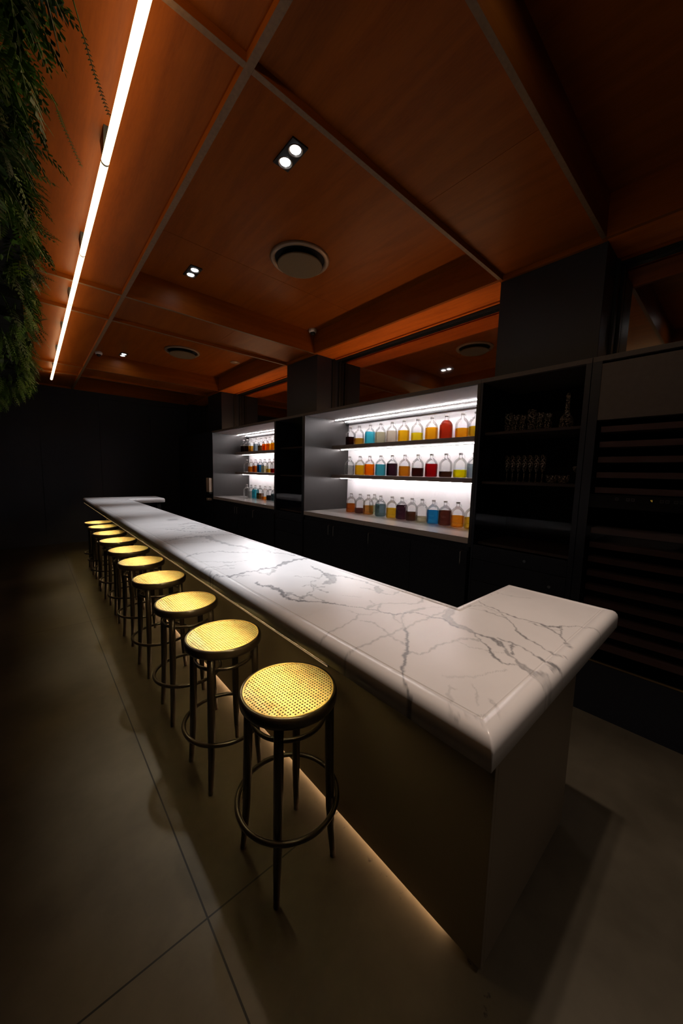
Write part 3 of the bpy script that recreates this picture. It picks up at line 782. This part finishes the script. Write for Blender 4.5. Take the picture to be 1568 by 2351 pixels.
for i, (x, y) in enumerate(spots):
    s = proto if i == 0 else copy_tree(proto)
    s.location = (x, y, 0)
    tag(s, 'black cane-seat bar stool, ' + ords[i], 'bar stool', 'bar stools along the marble bar')
    s.rotation_euler = (0, 0, 0 if i == 0 else math.radians([0, 1, -3, 2, 4, -2, 3, -4, 2, -1][i]))

# ================================================================== BACK BAR CABINETS
Z0T, Z1T = 2.595, 2.629
ZN0, ZN1 = 1.129, 1.186
def handle(y, z0, z1, parent, x=XK):
    MB().tube([(x, y, z1), (x - 0.026, y, z1), (x - 0.030, y, z1 - 0.006), (x - 0.030, y, z0)], 0.0055, 10).build('handle', M['steel'], parent)

def doors(e, bounds, z0, z1, hs):
    for p, q in zip(bounds[:-1], bounds[1:]):
        d = B(XK - 0.002, XK + 0.018, p + 0.002, q - 0.002, z0, z1).build('door', M['navy'], e, 0.0015)
        for h in hs:
            if p < h < q: handle(h, 0.915, 1.045, d, XK - 0.002)

def niche_unit(a, b, label, lab2, bounds, hs):
    e = empty('back_bar_cabinet', (3.4, (a + b) / 2, 0)); tag(e, label, 'cabinet', 'lit bottle display cabinets')
    B(XK + 0.02, XW, a, b, 0.10, ZN0 - 0.002).build('carcass', M['navy'], e)
    B(XK + 0.06, XW, a, b, 0.0, 0.10).build('plinth', M['void'], e)
    doors(e, bounds, 0.12, 1.06, hs)
    for p, q in ((a - 0.030, a), (b, b + 0.030)):
        B(XK, XW + 0.02, p, q, ZN0 - 0.03, Z0T).build('side_panel', M['nichemetal'], e)
    B(XK, XW + 0.02, a - 0.03, b + 0.03, Z0T, Z1T).build('top_panel', M['edgewood'], e)
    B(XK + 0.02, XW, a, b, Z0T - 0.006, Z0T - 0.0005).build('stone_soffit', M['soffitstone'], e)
    B(XW, XW + 0.03, a, b, ZN1 + 0.001, Z0T - 0.007).build('back_panel', M['stone'], e)
    for x in (3.640, 3.845):
        B(x, x + 0.007, a + 0.06, b - 0.02, Z0T - 0.014, Z0T - 0.0065).build('light_strip', M['niche'], e)
    B(3.874, 3.900, a, b, Z0T - 0.040, Z0T - 0.0065).build('light_shield', M['black'], e)
    for zt in (2.194, 1.742):
        s = B(3.600, XW - 0.001, a + 0.001, b - 0.001, zt - 0.052, zt).build('shelf', M['shelfstone'], e, 0.002)
        B(3.770, 3.781, a + 0.04, b - 0.02, zt - 0.0605, zt - 0.0525).build('light_strip', M['niche'], s)
    B(3.56, 3.60, a + 0.1, b - 0.1, Z1T + 0.001, Z1T + 0.012).build('top_light_strip', M['up'], e)
    w = B(XK - 0.006, XW - 0.001, a + 0.001, b - 0.001, ZN0, ZN1).build('marble_worktop', M['worktop'], None, 0.002)
    tag(w, lab2, 'worktop', 'marble worktops of the back bar')
    return e
niche_unit(1.655, 4.326, 'near back bar cabinet with brightly lit niche and two bottle shelves', 'thin pale marble worktop inside the near lit niche, under the bottles',
           [1.655, 2.32, 2.99, 3.655, 4.326], [1.71, 2.935, 3.60, 3.705])
niche_unit(5.200, 7.842, 'far back bar cabinet with lit niche and two bottle shelves', 'thin pale marble worktop inside the far lit niche',
           [5.20, 5.96, 6.63, 7.24, 7.842], [5.91, 6.58, 6.68])

def glass_unit(a, b, label, knobs):
    e = empty('glassware_cabinet', (3.4, (a + b) / 2, 0)); tag(e, label, 'cabinet', 'tall dark glass-fronted cabinets')
    for p, q in ((a, a + 0.035), (b - 0.020, b)):
        B(XK, 3.76, p, q, 0.10, Z0T).build('stile', M['navy'], e)
    B(XK, 3.78, a, b, Z0T, Z1T).build('top_panel', M['edgewood'], e)
    B(3.74, 3.76, a + 0.035, b - 0.02, 0.10, Z0T).build('back_panel', M['void'], e)
    B(XK + 0.02, 3.74, a + 0.035, b - 0.02, 0.10, 1.10).build('base_box', M['navy'], e)
    B(XK + 0.06, 3.74, a, b, 0.0, 0.10).build('plinth', M['void'], e)
    for z in (2.165, 1.72, 1.150):
        B(3.16, 3.74, a + 0.036, b - 0.021, z - 0.022, z).build('shelf', M['edgewood'], e)
    B(XK + 0.004, XK + 0.010, a + 0.037, b - 0.022, 1.17, Z0T - 0.01).build('glass_door', M['pane'], e)
    for k, (z0, z1) in enumerate(((1.00, 1.13), (0.80, 0.995), (0.45, 0.795), (0.12, 0.445))):
        d = B(XK, XK + 0.018, a + 0.037, b - 0.022, z0, z1).build('drawer', M['navy'], e, 0.0015)
        if knobs and k < 2:
            MB().tube([(XK, (a + b) / 2 - (0.07 if k == 0 else 0.27), (z0 + z1) / 2), (XK - 0.014, (a + b) / 2 - (0.07 if k == 0 else 0.27), (z0 + z1) / 2)], [0.008, 0.012], 14).build('knob', M['steel'], d)
    return e
glass_unit(0.790, 1.622, 'tall dark glass-fronted cabinet of glassware right of the near bottle niche', True)
glass_unit(4.360, 5.168, 'narrow dark glass-fronted cabinet between the two lit bottle niches', False)

# wine fridge
a, b = -0.20, 0.786
e = empty('wine_fridge', (3.4, 0.3, 0)); tag(e, 'tall dark wine fridge with slatted racks behind glass, at the right edge', 'wine fridge')
B(XK, 3.76, b - 0.058, b - 0.001, 0.0, Z0T).build('stile', M['navy'], e)
B(XK, 3.76, a, a + 0.05, 0.0, Z0T).build('stile', M['navy'], e)
B(XK, 3.78, a, b, Z0T, Z1T).build('top_panel', M['edgewood'], e)
B(XK + 0.004, 3.74, a + 0.05, b - 0.058, 2.185, Z0T - 0.02).build('header_panel', M['edgewood'], e)
B(3.70, 3.74, a + 0.05, b - 0.058, 0.0, 2.185).build('back_panel', M['void'], e)
B(XK, XK + 0.03, a + 0.05, b - 0.058, 0.0, 0.41).build('kick_panel', M['navy'], e)
B(XK - 0.003, XK + 0.02, a + 0.05, b - 0.058, 0.412, 0.424).build('door_sill', M['brass'], e)
zz = [2.124, 2.016, 1.907, 1.797, 1.687] + [1.387 - 0.108 * k for k in range(9)]
for z in zz:
    if z > 0.45: B(3.12, 3.62, a + 0.07, b - 0.078, z - 0.022, z + 0.018).build('rack', M['rail'], e)
p = B(XK + 0.012, 3.62, a + 0.05, b - 0.058, 1.560, 1.655).build('control_panel', M['black'], e)
for y in (0.567, 0.505, 0.478, 0.330, 0.303, 0.262, 0.235):
    k = MB()
    x = XK + 0.0115
    for (y0, y1, z0, z1) in ((y - 0.009, y + 0.009, 1.634, 1.636), (y - 0.009, y + 0.009, 1.618, 1.620), (y - 0.009, y - 0.0075, 1.62, 1.634), (y + 0.0075, y + 0.009, 1.62, 1.634), (y - 0.004, y + 0.004, 1.626, 1.6275)):
        k.box(x - 0.001, x, y0, y1, z0, z1)
    k.build('touch_button', M['steel'], p)
k = MB(); x = XK + 0.0115; y = 0.381
for (y0, y1, z0, z1) in ((y + 0.003, y + 0.0045, 1.627, 1.634), (y - 0.004, y + 0.0045, 1.6265, 1.628), (y - 0.003, y - 0.0015, 1.619, 1.634)):
    k.box(x - 0.001, x, y0, y1, z0, z1)
k.build('display_digit', M['digit'], p)
B(XK + 0.002, XK + 0.008, a + 0.052, b - 0.060, 0.426, 2.18).build('glass_door', M['pane'], e)

def tall_unit(a, b, label, n):
    e = empty('tall_cabinet', (3.4, (a + b) / 2, 0)); tag(e, label, 'cabinet')
    B(XK + 0.02, 3.76, a, b, 0.10, Z0T).build('carcass', M['navy'], e)
    B(XK + 0.06, 3.76, a, b, 0.0, 0.10).build('plinth', M['void'], e)
    B(XK, 3.78, a, b, Z0T, Z1T).build('top_panel', M['navy'], e)
    w = (b - a) / n
    for k in range(n):
        B(XK, XK + 0.018, a + k * w + 0.002, a + (k + 1) * w - 0.002, 0.12, Z0T - 0.003).build('door', M['navy'], e, 0.0015)
    return e
tall_unit(7.876, 10.24, 'tall plain navy black cabinet wall at the far end, left of the far bottle niche', 4)
tall_unit(-2.95, -0.205, 'tall plain dark cabinet beyond the wine fridge at the near end', 4)



e = empty('wall_dispenser', (3.0, 7.97, 1.27)); tag(e, 'small tan dispenser box on the dark cabinet left of the far bottle niche', 'dispenser')
B(3.00, XK - 0.001, 7.89, 8.07, 1.275, 1.594).build('cover', M['tan'], e, 0.006)
B(3.01, XK - 0.001, 7.90, 8.06, 1.235, 1.270).build('tray', M['black'], e)
o = B(2.99, XK - 0.001, 7.94, 8.04, 1.085, 1.135).build('wall_hook_block', M['tan'], None, 0.005)
tag(o, 'small tan block below the tan dispenser left of the far bottle niche', 'block')

# ================================================================== GLASS JUGS
JP = [(0.060, 0.000), (0.070, 0.003), (0.0755, 0.012), (0.0765, 0.025), (0.0765, 0.150), (0.0745, 0.168), (0.068, 0.186), (0.056, 0.203), (0.040, 0.219),
      (0.026, 0.231), (0.0195, 0.241), (0.018, 0.252), (0.018, 0.270), (0.0205, 0.272)]
def jug_r(z):
    for (r0, z0), (r1, z1) in zip(JP[:-1], JP[1:]):
        if z0 <= z <= z1: return r0 + (r1 - r0) * (z - z0) / (z1 - z0 + 1e-9)
    return 0.02
def make_jug():
    e = empty('glass_jug')
    MB().lathe([(0.001, 0.0)] + JP, (0, 0, 0), 36, False).build('jug_body', M['glass'], e)
    MB().lathe([(0.0215, 0.268), (0.0225, 0.272), (0.0225, 0.284), (0.0205, 0.2865)], (0, 0, 0), 24).build('cap', M['cap'], e)
    MB().tube([(0, -0.017, 0.262), (0, -0.034, 0.263), (0, -0.045, 0.252), (0, -0.047, 0.236), (0, -0.044, 0.214)], 0.0048, 10).build('handle', M['glass'], e)
    return e
LC = {  # liquid colours
    'dark maroon': (0.05, 0.008, 0.006), 'amber gold': (0.62, 0.33, 0.03), 'cyan': (0.05, 0.50, 0.62), 'pale olive': (0.52, 0.48, 0.31), 'pale beige': (0.66, 0.56, 0.44),
    'amber': (0.88, 0.48, 0.01), 'lemon yellow': (0.92, 0.72, 0.02), 'orange amber': (0.88, 0.40, 0.01), 'deep red': (0.45, 0.03, 0.008), 'orange': (0.85, 0.34, 0.01),
    'dull gold': (0.66, 0.38, 0.015), 'milky clear': (0.58, 0.58, 0.55), 'bright orange': (1.0, 0.20, 0.0), 'teal': (0.06, 0.42, 0.52), 'dark plum': (0.055, 0.015, 0.025),
    'burnt orange': (0.72, 0.24, 0.01), 'crimson': (0.40, 0.004, 0.006), 'dark brown': (0.075, 0.025, 0.012), 'acid yellow': (0.88, 0.76, 0.0), 'grey blue': (0.34, 0.42, 0.47),
    'rust orange': (0.55, 0.13, 0.012), 'tan orange': (0.60, 0.28, 0.05), 'slate teal': (0.15, 0.24, 0.26), 'blue': (0.015, 0.22, 0.48), 'reddish brown': (0.12, 0.025, 0.015),
    'red orange': (0.95, 0.12, 0.0), 'cream': (0.75, 0.66, 0.38), 'brown': (0.22, 0.09, 0.015), 'black': (0.012, 0.012, 0.014), 'pale green': (0.50, 0.58, 0.36), 'clear': None,
}
LM = {}
jug0 = [None]
def jug(x, y, z, colour, level, label, group):
    if jug0[0] is None:
        jug0[0] = make_jug(); j = jug0[0]
    else: j = copy_tree(jug0[0]) if len(jug0[0].children) == 3 else None
    if j is None:
        j = jug0[0].copy(); COL.objects.link(j)
        for ch in jug0[0].children:
            if ch.name.split('.')[0] != 'liquid':
                c2 = ch.copy(); COL.objects.link(c2); c2.parent = j
    j.location = (x, y, z); tag(j, label, 'glass jug', group)
    j.rotation_euler = (0, 0, math.radians(random.Random(int(y * 1000 + z * 77)).uniform(-14, 14)))
    if LC[colour] is not None and level > 0:
        if colour not in LM: LM[colour] = liquid('liquid_' + colour.replace(' ', '_'), LC[colour])
        h = level * 0.2865
        pr = [(0.001, 0.0045), (0.062, 0.0045), (0.072, 0.013)]
        for r, zz in JP:
            if 0.013 < zz < h: pr.append((r - 0.0035, zz))
        pr += [(jug_r(h) - 0.0035, h), (0.001, h)]
        o = MB().lathe(pr, (0, 0, 0), 32, False).build('liquid', LM[colour])
        o.parent = j
        o['label'] = colour + ' liquid'
    return j
ORD = ['first', 'second', 'third', 'fourth', 'fifth', 'sixth', 'seventh', 'eighth', 'ninth', 'tenth', 'eleventh', 'twelfth']
def row(niche, shelf, x, z, items):
    for k, (y, colour, level) in enumerate(items):
        desc = ('empty clear' if colour == 'clear' else ('nearly full ' if level > 0.7 else '') + colour)
        amt = 'handled glass jug, ' + ('nothing in it' if colour == 'clear' else 'liquid about %s' % ('a quarter up' if level < 0.3 else 'a third up' if level < 0.42 else 'half way up' if level < 0.56 else 'two thirds up' if level < 0.7 else 'to the neck'))
        lab = '%s jug, %s from left on %s of %s niche' % (desc, ORD[k], shelf, niche)
        jug(x, y, z, colour, level, lab, 'glass jugs on the %s of the %s niche' % (shelf, niche))
row('near', 'top shelf', 3.75, 2.195, [(4.068, 'dark maroon', .45), (3.874, 'amber gold', .34), (3.646, 'cyan', .62), (3.440, 'pale olive', .55), (3.231, 'pale beige', .56), (3.026, 'amber', .52),
    (2.807, 'lemon yellow', .36), (2.591, 'orange amber', .53), (2.388, 'deep red', .77), (2.178, 'orange', .39), (2.012, 'dull gold', .42)])
row('near', 'middle shelf', 3.75, 1.743, [(4.071, 'milky clear', .52), (3.840, 'amber', .52), (3.636, 'bright orange', .57), (3.418, 'teal', .56), (3.207, 'dark plum', .60), (2.987, 'burnt orange', .47),
    (2.774, 'dark maroon', .39), (2.569, 'crimson', .57), (2.365, 'dark brown', .25), (2.174, 'acid yellow', .32), (2.003, 'grey blue', .55)])
row('near', 'worktop', 3.60, 1.187, [(3.850, 'rust orange', .45), (3.662, 'reddish brown', .26), (3.492, 'tan orange', .44), (3.257, 'slate teal', .58), (3.053, 'dull gold', .45), (2.885, 'dark plum', .64),
    (2.725, 'dark brown', .38), (2.570, 'pale olive', .24), (2.406, 'blue', .56), (2.245, 'reddish brown', .60), (2.085, 'burnt orange', .45), (1.915, 'dull gold', .44)])
jug(3.78, 3.545, 1.187, 'pale green', .4, 'pale green jug standing behind the others on the worktop of near niche', 'glass jugs on the worktop of the near niche')
row('far', 'top shelf', 3.75, 2.195, [(7.700, 'dark maroon', .50), (7.520, 'dark brown', .48), (7.300, 'amber gold', .45), (7.080, 'grey blue', .58), (6.880, 'brown', .42), (6.690, 'red orange', .50),
    (6.510, 'orange', .50), (6.330, 'orange amber', .52), (6.150, 'burnt orange', .45)])
row('far', 'middle shelf', 3.75, 1.743, [(7.555, 'clear', 0), (7.341, 'burnt orange', .45), (7.135, 'rust orange', .50), (6.918, 'blue', .58), (6.728, 'cream', .50), (6.527, 'dull gold', .28), (6.345, 'crimson', .30)])
row('far', 'worktop', 3.60, 1.187, [(7.260, 'clear', 0), (7.053, 'milky clear', .50), (6.865, 'cyan', .66), (6.660, 'brown', .42), (6.442, 'burnt orange', .22), (6.249, 'black', .36), (6.070, 'slate teal', .5)])

# ================================================================== GLASSWARE BEHIND THE DARK DOOR
def tumbler_mesh(r, h, n=12):
    m = MB().lathe([(r * 0.82, 0.0), (r * 0.86, 0.004), (r, h), (r - 0.002, h), (r * 0.8, 0.012), (0.001, 0.012)], (0, 0, 0), n, False)
    m.sm = [False] * len(m.sm)          # cut facets
    return m
def cut_glass(name):
    """faceted crystal: mostly see-through, with pale patches painted in as glints"""
    m = thin_glass(name, (0.85, 0.84, 0.82), 0.5, 2.0); nt = m.node_tree; N = nt.nodes; L = nt.links
    out = N['Material Output']; base = out.inputs['Surface'].links[0].from_socket
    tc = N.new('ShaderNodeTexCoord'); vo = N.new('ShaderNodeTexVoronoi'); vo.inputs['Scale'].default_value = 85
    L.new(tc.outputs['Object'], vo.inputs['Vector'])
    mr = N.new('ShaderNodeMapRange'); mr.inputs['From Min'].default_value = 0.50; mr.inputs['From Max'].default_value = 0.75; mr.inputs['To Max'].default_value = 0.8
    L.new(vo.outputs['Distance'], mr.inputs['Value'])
    df = N.new('ShaderNodeBsdfPrincipled'); df.inputs['Base Color'].default_value = (0.9, 0.78, 0.62, 1); df.inputs['Roughness'].default_value = 0.25  # glints put into the colour as pale warm patches
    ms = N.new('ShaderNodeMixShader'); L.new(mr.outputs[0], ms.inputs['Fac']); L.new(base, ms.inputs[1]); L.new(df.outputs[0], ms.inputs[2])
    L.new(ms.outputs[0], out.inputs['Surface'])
    return m
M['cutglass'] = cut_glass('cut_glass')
def ware(name, mbf, x, y, z, label, cat, group):
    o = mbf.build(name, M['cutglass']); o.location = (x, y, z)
    return tag(o, label, cat, group)
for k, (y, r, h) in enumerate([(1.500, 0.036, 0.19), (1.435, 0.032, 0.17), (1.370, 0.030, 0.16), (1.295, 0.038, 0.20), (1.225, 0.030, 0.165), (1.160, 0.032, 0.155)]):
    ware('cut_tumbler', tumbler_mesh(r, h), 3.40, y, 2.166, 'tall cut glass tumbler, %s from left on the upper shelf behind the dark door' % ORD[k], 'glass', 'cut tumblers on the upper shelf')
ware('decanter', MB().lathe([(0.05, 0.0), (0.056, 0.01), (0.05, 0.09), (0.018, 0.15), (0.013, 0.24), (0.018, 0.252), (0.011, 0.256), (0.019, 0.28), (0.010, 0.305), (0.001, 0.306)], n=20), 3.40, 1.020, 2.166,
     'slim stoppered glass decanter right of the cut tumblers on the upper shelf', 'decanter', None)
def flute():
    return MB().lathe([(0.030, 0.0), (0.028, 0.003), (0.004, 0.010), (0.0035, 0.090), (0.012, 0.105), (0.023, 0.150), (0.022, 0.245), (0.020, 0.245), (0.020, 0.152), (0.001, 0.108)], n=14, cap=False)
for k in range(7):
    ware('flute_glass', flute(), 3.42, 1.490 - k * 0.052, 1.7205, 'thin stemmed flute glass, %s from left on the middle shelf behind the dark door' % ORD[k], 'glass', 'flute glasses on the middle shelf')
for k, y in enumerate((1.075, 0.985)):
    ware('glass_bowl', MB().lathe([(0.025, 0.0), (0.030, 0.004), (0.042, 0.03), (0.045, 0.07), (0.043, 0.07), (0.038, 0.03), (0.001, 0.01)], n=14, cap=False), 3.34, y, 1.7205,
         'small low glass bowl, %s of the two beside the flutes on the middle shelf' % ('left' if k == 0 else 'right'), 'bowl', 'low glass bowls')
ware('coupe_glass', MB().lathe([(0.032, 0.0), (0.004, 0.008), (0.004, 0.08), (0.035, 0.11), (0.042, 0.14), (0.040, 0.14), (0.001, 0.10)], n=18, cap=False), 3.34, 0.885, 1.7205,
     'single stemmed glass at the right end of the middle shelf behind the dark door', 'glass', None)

# ================================================================== HANGING GREENERY
rnd = random.Random(11)
g = MB(); mat_ = MB()
def leaflet(p, d, side, L, w):
    e1 = p + d * L * 0.45 + side * w; e2 = p + d * L * 0.45 - side * w; t = p + d * L + Vector((0, 0, -L * 0.12))
    g.add([p, e1, t, e2], [(0, 1, 2), (0, 2, 3)])
def frond(p, d, L, n, w, droop=0.9):
    p = Vector(p); d = Vector(d).normalized()
    step = L / n; pts = [p.copy()]
    for k in range(n):
        d = (d + Vector((0, 0, -droop / n))).normalized()
        q = p + d * step
        side = d.cross(Vector((0, 0, 1)))
        if side.length < 0.05: side = Vector((1, 0, 0))
        side.normalize()
        f_ = math.sin(math.pi * (0.12 + 0.86 * (k + 1) / n))
        ll = w * f_ * rnd.uniform(0.85, 1.1)
        for s in (-1, 1):
            dd = (side * s + d * 0.55).normalized()
            leaflet(q, dd, d, ll, step * 0.42)
        p = q; pts.append(p.copy())
    for a, b in zip(pts[:-1], pts[1:]):
        s = Vector((0.0014, 0.0014, 0)); g.add([a - s, a + s, b + s, b - s], [(0, 1, 2, 3)])
def zbot(x, y):
    t = min(1, max(0, (x + 0.35) / 0.45))
    return 2.86 + 0.34 * t + 0.07 * math.sin(2.3 * y + 5 * x) + 0.05 * math.sin(5.1 * y)
def xside(y): return 0.035 + 0.045 * math.sin(1.7 * y + 1) + 0.03 * math.sin(4.3 * y)
# root mat the plants grow from
ys = [0.2 + 0.25 * k for k in range(36)]
for a, b in zip(ys[:-1], ys[1:]):
    ym_ = (a + b) / 2
    mat_.box(-1.7, xside(ym_) - 0.05, a, b, zbot(-0.1, ym_) + 0.12, 3.50)
for k in range(1900):
    y = rnd.uniform(0.3, 8.95) if rnd.random() < 0.75 else rnd.uniform(0.3, 3.0)
    if rnd.random() < 0.5:
        x = xside(y) - 0.02; z = rnd.uniform(zbot(0.05, y) - 0.02, 3.48)
        d = (rnd.uniform(0.1, 0.7), rnd.uniform(-0.6, 0.6), rnd.uniform(-0.6, 0.25)); L = rnd.uniform(0.10, 0.24)
    else:
        x = rnd.uniform(-1.2, 0.06); z = zbot(x, y) + 0.08
        d = (rnd.uniform(-0.5, 0.5), rnd.uniform(-0.9, 0.3), rnd.uniform(-1.0, -0.2)); L = rnd.uniform(0.14, 0.34)
    frond((x, y, z), d, L, rnd.choice((8, 10, 12)), L * rnd.uniform(0.14, 0.24), rnd.uniform(0.5, 1.5))
for k in range(900):     # broader pointed leaves among the ferns
    y = rnd.uniform(0.6, 8.95); x = xside(y) + rnd.uniform(-0.08, 0.03) if rnd.random() < 0.6 else rnd.uniform(-0.9, 0.05)
    z = rnd.uniform(zbot(0.02, y) - 0.05, 3.42) if x > -0.05 else zbot(x, y) + rnd.uniform(-0.02, 0.06)
    p = Vector((x, y, z)); d = Vector((rnd.uniform(-0.2, 0.8), rnd.uniform(-0.8, 0.6), rnd.uniform(-0.9, 0.0))).normalized()
    s = d.cross(Vector((rnd.uniform(-0.4, 0.4), rnd.uniform(-0.4, 0.4), 1))).normalized(); L = rnd.uniform(0.035, 0.085); w = L * rnd.uniform(0.26, 0.40)
    up = s.cross(d) * (w * 0.35)
    pts = [p, p + d * L * 0.28 + s * w + up, p + d * L * 0.65 + s * w * 0.7 + up, p + d * L, p + d * L * 0.65 - s * w * 0.7 + up, p + d * L * 0.28 - s * w + up, p + d * L * 0.45]
    g.add(pts, [(0, 1, 6), (1, 2, 6), (2, 3, 6), (3, 4, 6), (4, 5, 6), (5, 0, 6)])
for k in range(260):     # the far end face
    x = rnd.uniform(-0.6, 0.08); z = rnd.uniform(zbot(x, 8.9) - 0.04, 3.45)
    frond((x, 8.9, z), (rnd.uniform(-0.4, 0.6), rnd.uniform(-0.2, 0.8), rnd.uniform(-0.8, 0.1)), rnd.uniform(0.12, 0.28), 9, 0.045, 1.0)
green = g.build('hanging_greenery', M['leaf'])
tag(green, 'dense mass of dark green ferns hanging from the ceiling at the left edge', 'plants', None, 'stuff')
mat_.build('root_mat', M['soil'], green)
def runner(pts, label):
    global g
    keep = g; g = MB()
    P = [Vector(p) for p in pts]
    path = []
    for a, b in zip(P[:-1], P[1:]):
        for k in range(12): path.append(a.lerp(b, k / 12))
    path.append(P[-1])
    g.tube(path, [0.0022 - 0.0012 * k / len(path) for k in range(len(path))], 6)
    for k in range(6, len(path) - 1):
        d = (path[k + 1] - path[k]).normalized(); s = d.cross(Vector((0, 0, 1))).normalized()
        for sg in (-1, 1): leaflet(path[k], (s * sg + d * 0.4).normalized(), d, 0.011, 0.0035)
    o = g.build('fern_runner', M['leaf']); g = keep
    tag(o, label, 'plant', None)
runner([(0.195, 1.64, 3.322), (0.27, 1.82, 3.30), (0.345, 1.97, 3.28)], 'long thin leafy runner reaching from the ferns towards the glowing tube')
runner([(0.155, 2.07, 3.315), (0.20, 2.19, 3.30), (0.285, 2.39, 3.29)], 'second thin leafy runner hanging out of the ferns below the longer one')
